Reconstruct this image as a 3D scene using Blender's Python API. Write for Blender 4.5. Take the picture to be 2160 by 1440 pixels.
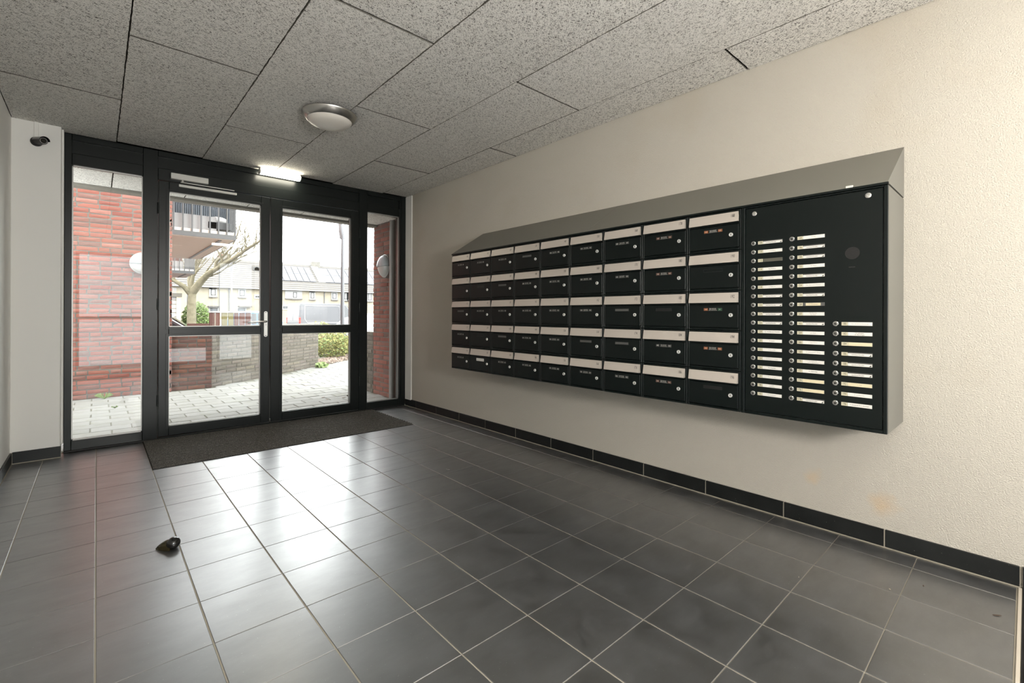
import bpy, math, random
import numpy as np
from mathutils import Vector, Matrix
random.seed(7)
sc = bpy.context.scene
for o in list(bpy.data.objects): bpy.data.objects.remove(o)
C = sc.collection

# ------------------------------------------------------------------ camera
FPX, YAW, ROLL, SY, HC = 976.52, 0.7311, 0.0039, 55.7, 1.117
Fv = Vector((math.sin(YAW), math.cos(YAW), 0)); R0 = Vector((math.cos(YAW), -math.sin(YAW), 0)); U0 = Vector((0, 0, 1))
Rv = R0 * math.cos(ROLL) + U0 * math.sin(ROLL); Uv = -R0 * math.sin(ROLL) + U0 * math.cos(ROLL)
camd = bpy.data.cameras.new('camera'); cam = bpy.data.objects.new('camera', camd); C.objects.link(cam)
M = Matrix((Rv, Uv, -Fv)).transposed().to_4x4(); M.translation = Vector((0, 0, HC)); cam.matrix_world = M
camd.sensor_width = 36; camd.lens = FPX / 2160 * 36; camd.shift_y = -SY / 2160; camd.clip_start = 0.02; camd.clip_end = 500
sc.camera = cam

def ray(x, y): return Fv + Rv * ((x - 1080) / FPX) + Uv * ((720 - SY - y) / FPX)
def atY(x, y, Y): d = ray(x, y); return Vector((0, 0, HC)) + d * (Y / d.y)
def atD(x, y, D): return Vector((0, 0, HC)) + ray(x, y) * D

# ------------------------------------------------------------------ world, light, exposure
w = bpy.data.worlds.new('world'); sc.world = w; w.use_nodes = True
nt = w.node_tree; nt.nodes.clear()
wo = nt.nodes.new('ShaderNodeOutputWorld'); bg = nt.nodes.new('ShaderNodeBackground')
bg.inputs[0].default_value = (0.97, 0.985, 1.0, 1); bg.inputs[1].default_value = 5.0
nt.links.new(bg.outputs[0], wo.inputs[0])
sund = bpy.data.lights.new('sun', 'SUN'); sund.energy = 0.3; sund.angle = math.radians(12); sund.color = (1, .95, .86)
sun = bpy.data.objects.new('sun', sund); C.objects.link(sun)
sun.rotation_euler = Vector((0.45, -0.62, 0.75)).to_track_quat('Z', 'Y').to_euler()
sc.view_settings.view_transform = 'Standard'; sc.view_settings.look = 'None'
sc.view_settings.gamma = 1; sc.view_settings.use_curve_mapping = False; sc.view_settings.exposure = 1.02
cy = sc.cycles
cy.max_bounces = 9; cy.diffuse_bounces = 6; cy.glossy_bounces = 4; cy.transmission_bounces = 4; cy.transparent_max_bounces = 12
cy.caustics_reflective = False; cy.caustics_refractive = False; cy.use_denoising = True; cy.sample_clamp_indirect = 8
cy.blur_glossy = 1.0

# ------------------------------------------------------------------ materials
def nodes(m): return m.node_tree.nodes, m.node_tree.links
def mat(name, col, rough=.5, metal=0, spec=.5, bump=None, var=None, rnd=None, coat=0, emit=None):
    """bump=(scale,strength,dist) var=(scale,col2,lo,hi) rnd=[colours picked per object]"""
    m = bpy.data.materials.new(name); m.use_nodes = True
    N, L = nodes(m); b = N['Principled BSDF']
    b.inputs['Base Color'].default_value = (*col, 1); b.inputs['Roughness'].default_value = rough
    b.inputs['Metallic'].default_value = metal; b.inputs['Specular IOR Level'].default_value = spec
    b.inputs['Coat Weight'].default_value = coat
    tc = N.new('ShaderNodeTexCoord'); oi = N.new('ShaderNodeObjectInfo')
    off = N.new('ShaderNodeVectorMath'); off.operation = 'ADD'
    mul = N.new('ShaderNodeMath'); mul.operation = 'MULTIPLY'; mul.inputs[1].default_value = 37.0
    L.new(oi.outputs['Random'], mul.inputs[0]); L.new(tc.outputs['Object'], off.inputs[0]); L.new(mul.outputs[0], off.inputs[1])
    cur = None
    if rnd:
        r = N.new('ShaderNodeValToRGB'); r.color_ramp.interpolation = 'LINEAR'
        for i, c in enumerate(rnd):
            e = r.color_ramp.elements[i] if i < 2 else r.color_ramp.elements.new(1)
            e.position = i / (len(rnd) - 1); e.color = (*c, 1)
        L.new(oi.outputs['Random'], r.inputs[0]); cur = r.outputs[0]
    if var:
        n = N.new('ShaderNodeTexNoise'); n.inputs['Scale'].default_value = var[0]; n.inputs['Detail'].default_value = 5
        L.new(off.outputs[0], n.inputs['Vector'])
        mr = N.new('ShaderNodeMapRange'); mr.inputs[1].default_value = var[2]; mr.inputs[2].default_value = var[3]
        L.new(n.outputs[0], mr.inputs[0])
        mx = N.new('ShaderNodeMix'); mx.data_type = 'RGBA'
        L.new(mr.outputs[0], mx.inputs[0])
        if cur: L.new(cur, mx.inputs[6])
        else: mx.inputs[6].default_value = (*col, 1)
        mx.inputs[7].default_value = (*var[1], 1); cur = mx.outputs[2]
    if cur: L.new(cur, b.inputs['Base Color'])
    if bump:
        n = N.new('ShaderNodeTexNoise'); n.inputs['Scale'].default_value = bump[0]; n.inputs['Detail'].default_value = 3
        L.new(off.outputs[0], n.inputs['Vector'])
        bp = N.new('ShaderNodeBump'); bp.inputs['Strength'].default_value = bump[1]; bp.inputs['Distance'].default_value = bump[2]
        L.new(n.outputs[0], bp.inputs['Height']); L.new(bp.outputs[0], b.inputs['Normal'])
    if emit:
        b.inputs['Emission Color'].default_value = (*emit[0], 1); b.inputs['Emission Strength'].default_value = emit[1]
    return m

def glass_mat(name, tint=(1, 1, 1)):
    m = bpy.data.materials.new(name); m.use_nodes = True; N, L = nodes(m); N.clear()
    o = N.new('ShaderNodeOutputMaterial'); t = N.new('ShaderNodeBsdfTransparent'); g = N.new('ShaderNodeBsdfGlossy')
    t.inputs[0].default_value = (*tint, 1); g.inputs['Roughness'].default_value = 0.0
    f = N.new('ShaderNodeFresnel'); f.inputs[0].default_value = 1.45; x = N.new('ShaderNodeMixShader')
    L.new(f.outputs[0], x.inputs[0]); L.new(t.outputs[0], x.inputs[1]); L.new(g.outputs[0], x.inputs[2]); L.new(x.outputs[0], o.inputs[0])
    return m

def woodwool(name):
    m = bpy.data.materials.new(name); m.use_nodes = True; N, L = nodes(m); b = N['Principled BSDF']
    b.inputs['Roughness'].default_value = .95; b.inputs['Specular IOR Level'].default_value = .1
    tc = N.new('ShaderNodeTexCoord'); oi = N.new('ShaderNodeObjectInfo')
    mul = N.new('ShaderNodeMath'); mul.operation = 'MULTIPLY'; mul.inputs[1].default_value = 53.0
    off = N.new('ShaderNodeVectorMath'); off.operation = 'ADD'
    L.new(oi.outputs['Random'], mul.inputs[0]); L.new(tc.outputs['Object'], off.inputs[0]); L.new(mul.outputs[0], off.inputs[1])
    prev = None
    for ang, sx, sy, wdt in ((0.35, 30, 170, .070), (1.25, 34, 180, .070), (2.2, 28, 165, .066), (-.55, 26, 160, .062)):
        rt_ = N.new('ShaderNodeMapping'); rt_.inputs['Rotation'].default_value = (0, 0, ang); L.new(off.outputs[0], rt_.inputs[0])
        mp = N.new('ShaderNodeMapping'); mp.inputs['Scale'].default_value = (sx, sy, 60); mp.inputs['Location'].default_value = (ang * 7, ang * 3, 0)
        n = N.new('ShaderNodeTexNoise'); n.inputs['Scale'].default_value = 1; n.inputs['Detail'].default_value = 1.0; n.inputs['Distortion'].default_value = .35
        L.new(rt_.outputs[0], mp.inputs[0]); L.new(mp.outputs[0], n.inputs['Vector'])
        s = N.new('ShaderNodeMath'); s.operation = 'SUBTRACT'; s.inputs[1].default_value = .5; L.new(n.outputs[0], s.inputs[0])
        a = N.new('ShaderNodeMath'); a.operation = 'ABSOLUTE'; L.new(s.outputs[0], a.inputs[0])
        mr = N.new('ShaderNodeMapRange'); mr.inputs[1].default_value = wdt * .45; mr.inputs[2].default_value = wdt; mr.inputs[3].default_value = 1; mr.inputs[4].default_value = 0
        L.new(a.outputs[0], mr.inputs[0])
        if prev is None: prev = mr.outputs[0]
        else:
            x = N.new('ShaderNodeMath'); x.operation = 'MAXIMUM'; L.new(prev, x.inputs[0]); L.new(mr.outputs[0], x.inputs[1]); prev = x.outputs[0]
    big = N.new('ShaderNodeTexNoise'); big.inputs['Scale'].default_value = 3.5; big.inputs['Detail'].default_value = 4; L.new(off.outputs[0], big.inputs['Vector'])
    tone = N.new('ShaderNodeMix'); tone.data_type = 'RGBA'; tone.inputs[6].default_value = (.80, .78, .74, 1); tone.inputs[7].default_value = (.90, .88, .84, 1)
    L.new(big.outputs[0], tone.inputs[0])
    mx = N.new('ShaderNodeMix'); mx.data_type = 'RGBA'; mx.inputs[6].default_value = (.095, .088, .078, 1)
    L.new(prev, mx.inputs[0]); L.new(tone.outputs[2], mx.inputs[7]); L.new(mx.outputs[2], b.inputs['Base Color'])
    bp = N.new('ShaderNodeBump'); bp.inputs['Strength'].default_value = .5; bp.inputs['Distance'].default_value = .003
    L.new(prev, bp.inputs['Height']); L.new(bp.outputs[0], b.inputs['Normal'])
    return m

def slate(name, dark, lite, rough=.3, coat=1.0):
    m = bpy.data.materials.new(name); m.use_nodes = True; N, L = nodes(m); b = N['Principled BSDF']
    b.inputs['Specular IOR Level'].default_value = 1.0 if coat > .5 else .35; b.inputs['IOR'].default_value = 1.9 if coat > .5 else 1.5; b.inputs['Coat Weight'].default_value = coat; b.inputs['Coat IOR'].default_value = 2.0; b.inputs['Coat Roughness'].default_value = .28
    tc = N.new('ShaderNodeTexCoord'); oi = N.new('ShaderNodeObjectInfo')
    mul = N.new('ShaderNodeMath'); mul.operation = 'MULTIPLY'; mul.inputs[1].default_value = 31.0
    off = N.new('ShaderNodeVectorMath'); off.operation = 'ADD'
    L.new(oi.outputs['Random'], mul.inputs[0]); L.new(tc.outputs['Object'], off.inputs[0]); L.new(mul.outputs[0], off.inputs[1])
    n1 = N.new('ShaderNodeTexNoise'); n1.inputs['Scale'].default_value = 7; n1.inputs['Detail'].default_value = 12; n1.inputs['Roughness'].default_value = .68; n1.inputs['Distortion'].default_value = .25
    n2 = N.new('ShaderNodeTexNoise'); n2.inputs['Scale'].default_value = 160; n2.inputs['Detail'].default_value = 2
    for n in (n1, n2): L.new(off.outputs[0], n.inputs['Vector'])
    mr = N.new('ShaderNodeMapRange'); mr.inputs[1].default_value = .30; mr.inputs[2].default_value = .75; L.new(n1.outputs[0], mr.inputs[0])
    mx = N.new('ShaderNodeMix'); mx.data_type = 'RGBA'; mx.inputs[6].default_value = (*dark, 1); mx.inputs[7].default_value = (*lite, 1); L.new(mr.outputs[0], mx.inputs[0])
    # pale dust specks
    sp = N.new('ShaderNodeMapRange'); sp.inputs[1].default_value = .73; sp.inputs[2].default_value = .79; L.new(n2.outputs[0], sp.inputs[0])
    mx2 = N.new('ShaderNodeMix'); mx2.data_type = 'RGBA'; mx2.inputs[7].default_value = (.3, .3, .28, 1); L.new(sp.outputs[0], mx2.inputs[0]); L.new(mx.outputs[2], mx2.inputs[6])
    L.new(mx2.outputs[2], b.inputs['Base Color'])
    rr = N.new('ShaderNodeMapRange'); rr.inputs[3].default_value = rough - .06; rr.inputs[4].default_value = rough + .14; L.new(n1.outputs[0], rr.inputs[0]); L.new(rr.outputs[0], b.inputs['Roughness'])
    if coat > .5:
        # rubbed scuffs dull the sealed surface a little, in long soft smears
        sm = N.new('ShaderNodeMapping'); sm.inputs['Rotation'].default_value = (0, 0, .5); sm.inputs['Scale'].default_value = (5, 13, 9); L.new(off.outputs[0], sm.inputs[0])
        s1 = N.new('ShaderNodeTexNoise'); s1.inputs['Scale'].default_value = 1; s1.inputs['Detail'].default_value = 11; s1.inputs['Roughness'].default_value = .7; L.new(sm.outputs[0], s1.inputs['Vector'])
        cw_ = N.new('ShaderNodeMapRange'); cw_.inputs[1].default_value = .15; cw_.inputs[2].default_value = .85; cw_.inputs[3].default_value = 1.0; cw_.inputs[4].default_value = .45; L.new(s1.outputs[0], cw_.inputs[0]); L.new(cw_.outputs[0], b.inputs['Coat Weight'])
    bp = N.new('ShaderNodeBump'); bp.inputs['Strength'].default_value = .06; bp.inputs['Distance'].default_value = .002; L.new(n1.outputs[0], bp.inputs['Height']); L.new(bp.outputs[0], b.inputs['Normal'])
    return m

def plaster(name, col):
    m = mat(name, col, .8, spec=.3)
    N, L = nodes(m); b = N['Principled BSDF']; tc = N['Texture Coordinate']
    v = N.new('ShaderNodeTexVoronoi'); v.inputs['Scale'].default_value = 190; n = N.new('ShaderNodeTexNoise'); n.inputs['Scale'].default_value = 260; n.inputs['Detail'].default_value = 3
    L.new(tc.outputs['Object'], v.inputs['Vector']); L.new(tc.outputs['Object'], n.inputs['Vector'])
    ad = N.new('ShaderNodeMath'); ad.operation = 'ADD'; L.new(v.outputs[0], ad.inputs[0]); L.new(n.outputs[0], ad.inputs[1])
    bp = N.new('ShaderNodeBump'); bp.inputs['Strength'].default_value = .75; bp.inputs['Distance'].default_value = .0022; L.new(ad.outputs[0], bp.inputs['Height']); L.new(bp.outputs[0], b.inputs['Normal'])
    # faint yellow-brown rubbed stains and small scuffs
    g = N.new('ShaderNodeTexNoise'); g.inputs['Scale'].default_value = 1.3; g.inputs['Detail'].default_value = 6; L.new(tc.outputs['Object'], g.inputs['Vector'])
    mr = N.new('ShaderNodeMapRange'); mr.inputs[1].default_value = .60; mr.inputs[2].default_value = .85; mr.inputs[4].default_value = .5; L.new(g.outputs[0], mr.inputs[0])
    mx = N.new('ShaderNodeMix'); mx.data_type = 'RGBA'; mx.inputs[6].default_value = (*col, 1); mx.inputs[7].default_value = (col[0] * .86, col[1] * .78, col[2] * .66, 1)
    L.new(mr.outputs[0], mx.inputs[0]); cur = mx.outputs[2]
    # rust-brown rub marks low on the wall and one grey smudge
    for (yy_, zz_, rad, cl_, amt) in ((.47, .20, .075, (.62, .42, .22), .55), (.76, .27, .055, (.66, .48, .27), .45), (1.6, .42, .05, (.55, .52, .46), .3)):
        ds_ = N.new('ShaderNodeVectorMath'); ds_.operation = 'DISTANCE'; ds_.inputs[1].default_value = (2.845, yy_, zz_)
        wn = N.new('ShaderNodeVectorMath'); wn.operation = 'ADD'; w2 = N.new('ShaderNodeTexNoise'); w2.inputs['Scale'].default_value = 14; L.new(tc.outputs['Object'], w2.inputs['Vector'])
        w3 = N.new('ShaderNodeVectorMath'); w3.operation = 'SCALE'; w3.inputs['Scale'].default_value = .12; L.new(w2.outputs['Color'], w3.inputs[0])
        w4 = N.new('ShaderNodeVectorMath'); w4.operation = 'SUBTRACT'; w4.inputs[1].default_value = (.06, .06, .06); L.new(w3.outputs[0], w4.inputs[0])
        L.new(tc.outputs['Object'], wn.inputs[0]); L.new(w4.outputs[0], wn.inputs[1]); L.new(wn.outputs[0], ds_.inputs[0])
        m3 = N.new('ShaderNodeMapRange'); m3.inputs[1].default_value = rad; m3.inputs[2].default_value = 0; m3.inputs[3].default_value = 0; m3.inputs[4].default_value = amt; L.new(ds_.outputs['Value'], m3.inputs[0])
        m4 = N.new('ShaderNodeMix'); m4.data_type = 'RGBA'; m4.inputs[7].default_value = (*cl_, 1); L.new(m3.outputs[0], m4.inputs[0]); L.new(cur, m4.inputs[6]); cur = m4.outputs[2]
    L.new(cur, b.inputs['Base Color'])
    return m

MT = dict(
    wall=plaster('plaster_cream', (.545, .515, .455)), wallw=mat('plaster_smooth_white', (.88, .865, .83), .7, spec=.3, bump=(60, .1, .001)),
    wool=woodwool('wood_wool_cement'), woolrim=mat('wood_wool_rim', (.16, .15, .13), .95, spec=.05, bump=(200, 1, .003)), woolback=mat('ceiling_void', (.03, .028, .025), .95, spec=0),
    slate=slate('slate_tile', (.0050, .0056, .0062), (.048, .051, .056), .40), grout=mat('grout', (.36, .33, .27), .85, bump=(300, .4, .001)),
    base=slate('baseboard_tile', (.004, .005, .005), (.014, .016, .016), .4, .0),
    frame=mat('frame_anthracite', (.0055, .0078, .0074), .33, spec=.35), frameb=mat('frame_gasket', (.006, .006, .006), .6),
    bead=mat('glazing_spacer', (.5, .5, .48), .4, .6), alu=mat('aluminium', (.62, .61, .58), .35, .9), chrome=mat('chrome', (.70, .70, .68), .16, .95),
    steel=mat('brushed_steel', (.60, .545, .49), .40, .3, bump=(90, .05, .0005)), white=mat('white_plastic', (.72, .71, .67), .4),
    box=mat('mailbox_green_black', (.0020, .0048, .0046), .34, spec=.30, bump=(700, .08, .0005)), casing=mat('casing_grey', (.17, .165, .145), .42, spec=.4, bump=(500, .15, .0004)),
    black=mat('black_gloss', (.006, .006, .006), .12, spec=.7), blackm=mat('black_matte', (.01, .01, .01), .5),
    mat=mat('doormat_fibre', (.065, .061, .056), .95, spec=.1, var=(300, (.30, .28, .25), .50, .72), bump=(300, .8, .003)), matd=mat('doormat_base', (.004, .004, .004), .9),
    brickr=mat('brick_red', (0.368, 0.110, 0.074), .85, spec=.2, rnd=[(0.25, 0.085, 0.062), (0.29, 0.110, 0.082), (0.215, 0.072, 0.055), (0.27, 0.095, 0.068), (0.235, 0.105, 0.082), (0.175, 0.100, 0.085), (0.31, 0.135, 0.105)], var=(9, (0.138, 0.110, 0.097), .56, .8), bump=(26, .9, .02)),
    brickg=mat('brick_grey', (0.204, 0.170, 0.136), .9, spec=.2, rnd=[(0.136, 0.119, 0.099), (0.170, 0.146, 0.126), (0.119, 0.105, 0.085), (0.156, 0.129, 0.116), (0.184, 0.160, 0.126)], var=(7, (0.095, 0.095, 0.051), .5, .75), bump=(30, .9, .015)),
    brickd=mat('brick_brown', (0.128, 0.064, 0.051), .9, spec=.2, rnd=[(0.154, 0.064, 0.048), (0.102, 0.054, 0.045), (0.179, 0.077, 0.051), (0.128, 0.064, 0.054)], var=(8, (0.102, 0.083, 0.064), .5, .8), bump=(30, .9, .015)),
    mortar=mat('mortar', (0.084, 0.076, 0.065), .95, bump=(80, .6, .004)), mortard=mat('mortar_dark', (.2, .17, .14), .95),
    paver=mat('paver_concrete', (0.257, 0.247, 0.221), .9, spec=.2, rnd=[(0.170, 0.168, 0.154), (0.195, 0.191, 0.178), (0.160, 0.157, 0.144), (0.183, 0.178, 0.162)], var=(8, (0.134, 0.134, 0.103), .55, .8), bump=(140, .6, .003)),
    joint=mat('paver_joint', (.09, .085, .06), .95), concrete=mat('concrete', (0.160, 0.150, 0.134), .9, bump=(40, .4, .003), var=(4, (0.128, 0.122, 0.106), .4, .7)),
    asphalt=mat('asphalt', (0.083, 0.083, 0.083), .9, bump=(60, .5, .004)), grass=mat('lawn', (.12, .16, .05), .95, bump=(40, 1, .02)),
    leafy=mat('yellow_green_leaf', (0.238, 0.245, 0.054), .8, rnd=[(0.136, 0.142, 0.034), (0.184, 0.170, 0.054), (0.095, 0.116, 0.024), (0.211, 0.190, 0.082)]), leafg=mat('green_leaf', (0.068, 0.116, 0.027), .7, rnd=[(0.061, 0.102, 0.020), (0.109, 0.163, 0.041), (0.150, 0.190, 0.068)]),
    leafb=mat('dead_leaf', (0.192, 0.128, 0.077), .9, rnd=[(0.128, 0.083, 0.058), (0.205, 0.160, 0.128), (0.077, 0.045, 0.029)]),
    soil=mat('soil', (.16, .11, .07), .95, bump=(30, 1, .02)), bark=mat('pale_bark', (0.168, 0.146, 0.096), .9, bump=(12, .8, .02), var=(4, (0.112, 0.101, 0.062), .4, .7)),
    post=mat('lamp_post_grey', (0.096, 0.096, 0.101), .45, .3), postw=mat('white_post', (0.180, 0.174, 0.185), .5),
    render=mat('house_brick_cream', (0.248, 0.217, 0.157), .9, var=(2, (0.270, 0.242, 0.192), .3, .7)), housew=mat('house_white', (0.301, 0.298, 0.290), .7), roof=mat('roof_tiles_grey', (0.104, 0.096, 0.089), .85, bump=(3, .4, .05)),
    roofb=mat('roof_tiles_brown', (0.118, 0.108, 0.090), .9, bump=(3, .4, .05)), solar=mat('solar_panel', (0.092, 0.092, 0.101), .5, spec=.2), pane=mat('house_window_glass', (.10, .11, .12), .3), wframe=mat('window_frame_dark', (.06, .06, .06), .5),
    blueg=mat('corrugated_blue_grey', (0.039, 0.050, 0.063), .6), rail=mat('balcony_rail', (0.041, 0.041, 0.041), .5), soff=mat('balcony_soffit', (0.450, 0.414, 0.360), .85), panelw=mat('balcony_panel', (0.194, 0.189, 0.184), .7),
    fenceb=mat('fence_brown', (0.136, 0.056, 0.040), .8, rnd=[(0.080, 0.036, 0.028), (0.104, 0.048, 0.036), (0.068, 0.030, 0.024)], bump=(20, .4, .01)), fenceo=mat('fence_olive', (0.136, 0.120, 0.052), .85),
    van=mat('van_grey', (0.083, 0.083, 0.089), .45, .1, coat=.2), carb=mat('car_dark', (.03, .03, .035), .25, coat=.8), carw=mat('car_silver', (0.192, 0.198, 0.211), .3, .3, coat=.8), carbl=mat('car_blue', (.05, .14, .30), .25, coat=.8),
    cglass=mat('car_glass', (.02, .022, .024), .08, spec=.8), tyre=mat('tyre', (.015, .015, .015), .8), red=mat('tail_light_red', (.45, .03, .02), .25), chromec=mat('car_trim', (.7, .7, .72), .2, .9),
    ink=mat('ink_black', (.03, .028, .025), .7), inkg=mat('ink_grey', (.32, .31, .30), .7), cardw=mat('card_white', (.78, .76, .72), .5), cardc=mat('card_cream', (.72, .64, .44), .5), cardn=mat('card_number', (.66, .62, .46), .5), carddk=mat('card_dark', (.10, .095, .075), .4),
    orange=mat('sticker_orange', (.30, .095, .03), .6), orangep=mat('sticker_faded', (.13, .062, .042), .6), green=mat('sticker_green', (.03, .09, .05), .6), stext=mat('sticker_text', (.62, .60, .56), .6), greyst=mat('sticker_grey', (.10, .10, .095), .6),
    lampg=mat('lamp_opal', (.74, .70, .64), .35, spec=.4), led=mat('lit_diffuser', (.9, .9, .85), .4, emit=((1.0, .93, .76), 18.0)),
    pipe=mat('downpipe_grey', (0.141, 0.132, 0.124), .45), opal=mat('bulkhead_opal', (0.218, 0.231, 0.245), .35), opalw=mat('bulkhead_white', (0.258, 0.252, 0.242), .4),
    glass=glass_mat('clear_glass', (.97, .985, .975)), glassr=glass_mat('sun_glass', (.72, .74, .74)), soffitedge=mat('soffit_edge', (0.210, 0.194, 0.168), .9, bump=(90, .6, .004)), straw=mat('scuff_pale', (.55, .50, .42), .8),
)

# ------------------------------------------------------------------ mesh helpers
class MB:
    def __init__(s): s.v = []; s.f = []; s.x = None; s.mi = []; s.cm = 0
    def add(s, vs, fs):
        n = len(s.v)
        s.v += [tuple(s.x @ Vector(p)) for p in vs] if s.x else [tuple(p) for p in vs]
        s.f += [tuple(i + n for i in f) for f in fs]; s.mi += [s.cm] * len(fs); return s
    def box(s, x0, x1, y0, y1, z0, z1, b=0):
        if x0 > x1: x0, x1 = x1, x0
        if y0 > y1: y0, y1 = y1, y0
        if z0 > z1: z0, z1 = z1, z0
        if b <= 0:
            return s.add([(x0, y0, z0), (x1, y0, z0), (x1, y1, z0), (x0, y1, z0), (x0, y0, z1), (x1, y0, z1), (x1, y1, z1), (x0, y1, z1)],
                         [(0, 3, 2, 1), (4, 5, 6, 7), (0, 1, 5, 4), (1, 2, 6, 5), (2, 3, 7, 6), (3, 0, 4, 7)])
        b = min(b, (x1 - x0) * .45, (y1 - y0) * .45, (z1 - z0) * .45)
        V = []; X = (x0, x1); Y = (y0, y1); Z = (z0, z1); idx = {}
        for i in (0, 1):
            for j in (0, 1):
                for k in (0, 1):
                    sx, sy, sz = (1 - 2 * i) * b, (1 - 2 * j) * b, (1 - 2 * k) * b
                    idx[i, j, k, 0] = len(V); V.append((X[i], Y[j] + sy, Z[k] + sz))
                    idx[i, j, k, 1] = len(V); V.append((X[i] + sx, Y[j], Z[k] + sz))
                    idx[i, j, k, 2] = len(V); V.append((X[i] + sx, Y[j] + sy, Z[k]))
        Fs = []
        for i in (0, 1):
            q = [idx[i, 0, 0, 0], idx[i, 1, 0, 0], idx[i, 1, 1, 0], idx[i, 0, 1, 0]]; Fs.append(q if i else q[::-1])
            q = [idx[0, i, 0, 1], idx[0, i, 1, 1], idx[1, i, 1, 1], idx[1, i, 0, 1]]; Fs.append(q if i else q[::-1])
            q = [idx[0, 0, i, 2], idx[1, 0, i, 2], idx[1, 1, i, 2], idx[0, 1, i, 2]]; Fs.append(q if i else q[::-1])
        for i in (0, 1):
            for j in (0, 1):
                q = [idx[i, j, 0, 0], idx[i, j, 1, 0], idx[i, j, 1, 1], idx[i, j, 0, 1]]; Fs.append(q if (i ^ j) else q[::-1])
                q = [idx[i, 0, j, 0], idx[i, 1, j, 0], idx[i, 1, j, 2], idx[i, 0, j, 2]]; Fs.append(q[::-1] if (i ^ j) else q)
                q = [idx[0, i, j, 1], idx[1, i, j, 1], idx[1, i, j, 2], idx[0, i, j, 2]]; Fs.append(q if (i ^ j) else q[::-1])
                for k in (0, 1):
                    t = [idx[i, j, k, 0], idx[i, j, k, 1], idx[i, j, k, 2]]; Fs.append(t if (i ^ j ^ k) else t[::-1])
        return s.add(V, Fs)
    def prism(s, pts, d):
        """pts: 3D polygon, d: extrusion vector"""
        n = len(pts); P = [Vector(p) for p in pts]; D = Vector(d)
        return s.add(P + [p + D for p in P], [tuple(range(n))[::-1], tuple(range(n, 2 * n))] + [(i, (i + 1) % n, n + (i + 1) % n, n + i) for i in range(n)])
    def tube(s, pts, r, n=10, caps=True):
        P = [Vector(p) for p in pts]; rs = r if isinstance(r, (list, tuple)) else [r] * len(P); V = []; Fs = []
        a = None
        for i, p in enumerate(P):
            t = (P[min(i + 1, len(P) - 1)] - P[max(i - 1, 0)]).normalized()
            if a is None: a = t.orthogonal().normalized()
            a = (a - t * a.dot(t)); a = a.normalized() if a.length > 1e-6 else t.orthogonal().normalized()
            b = t.cross(a)
            for k in range(n):
                q = 2 * math.pi * k / n; V.append(p + (a * math.cos(q) + b * math.sin(q)) * rs[i])
        for i in range(len(P) - 1):
            for k in range(n): Fs.append((i * n + k, i * n + (k + 1) % n, (i + 1) * n + (k + 1) % n, (i + 1) * n + k))
        if caps: Fs += [tuple(range(n))[::-1], tuple(range((len(P) - 1) * n, len(P) * n))]
        return s.add(V, Fs)
    def lathe(s, prof, c, axis=(0, 0, 1), n=24, ref=None):
        """prof: [(radius, along axis)]"""
        A = Vector(axis).normalized(); a = (Vector(ref) if ref else A.orthogonal()).normalized(); b = A.cross(a); c = Vector(c); V = []; Fs = []
        for r, h in prof:
            for k in range(n):
                q = 2 * math.pi * k / n; V.append(c + A * h + (a * math.cos(q) + b * math.sin(q)) * r)
        for i in range(len(prof) - 1):
            for k in range(n): Fs.append((i * n + k, i * n + (k + 1) % n, (i + 1) * n + (k + 1) % n, (i + 1) * n + k))
        Fs += [tuple(range(n))[::-1], tuple(range((len(prof) - 1) * n, len(prof) * n))]
        return s.add(V, Fs)
    def mesh(s, name, mats, smooth=False, off=None):
        me = bpy.data.meshes.new(name)
        v = [(p[0] - off[0], p[1] - off[1], p[2] - off[2]) for p in s.v] if off else s.v
        me.from_pydata(v, [], s.f)
        for m in (mats if isinstance(mats, (list, tuple)) else [mats]): me.materials.append(m)
        if any(s.mi): me.polygons.foreach_set('material_index', s.mi)
        if smooth:
            me.polygons.foreach_set('use_smooth', [True] * len(s.f))
            try: me.set_sharp_from_angle(angle=math.radians(40))
            except Exception: pass
        me.update(); return me

WL = {}
def tag(o, label=None, cat=None, group=None, kind=None):
    if label: o['label'] = label
    if cat: o['category'] = cat
    if group: o['group'] = group
    if kind: o['kind'] = kind
    return o
def thing(name, label, cat, loc, group=None, kind=None):
    o = bpy.data.objects.new(name, None); o.empty_display_size = .1; o.location = loc; C.objects.link(o); WL[o] = Vector(loc)
    return tag(o, label, cat, group, kind)
def part(name, mb, m, parent=None, smooth=False, local=False, label=None, kind=None, at=None):
    """mb in world coordinates (or in the parent's when local); the mesh's own origin is the parent's"""
    if parent is not None:
        off = None if local else WL[parent]
        o = bpy.data.objects.new(name, mb.mesh(name, m, smooth, off)); o.parent = parent; WL[o] = WL[parent]
    else:
        at = Vector(at) if at else Vector((0, 0, 0))
        o = bpy.data.objects.new(name, mb.mesh(name, m, smooth, at)); o.location = at; WL[o] = at
    C.objects.link(o)
    if label: o['label'] = label
    if kind: o['kind'] = kind
    return o
def solo(name, mb, m, label, cat, at, smooth=False, group=None, kind=None):
    return tag(part(name, mb, m, None, smooth, at=at), label, cat, group, kind)
def place(name, me, parent, loc, scale=(1, 1, 1), rot=None):
    o = bpy.data.objects.new(name, me); o.parent = parent; o.location = Vector(loc) - WL[parent]; o.scale = scale
    if rot: o.rotation_euler = rot
    C.objects.link(o); return o
def copy_tree(o, parent=None):
    c = o.copy(); C.objects.link(c); c.parent = parent; WL[c] = WL[o]
    for ch in list(o.children): copy_tree(ch, c)
    return c

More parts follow.
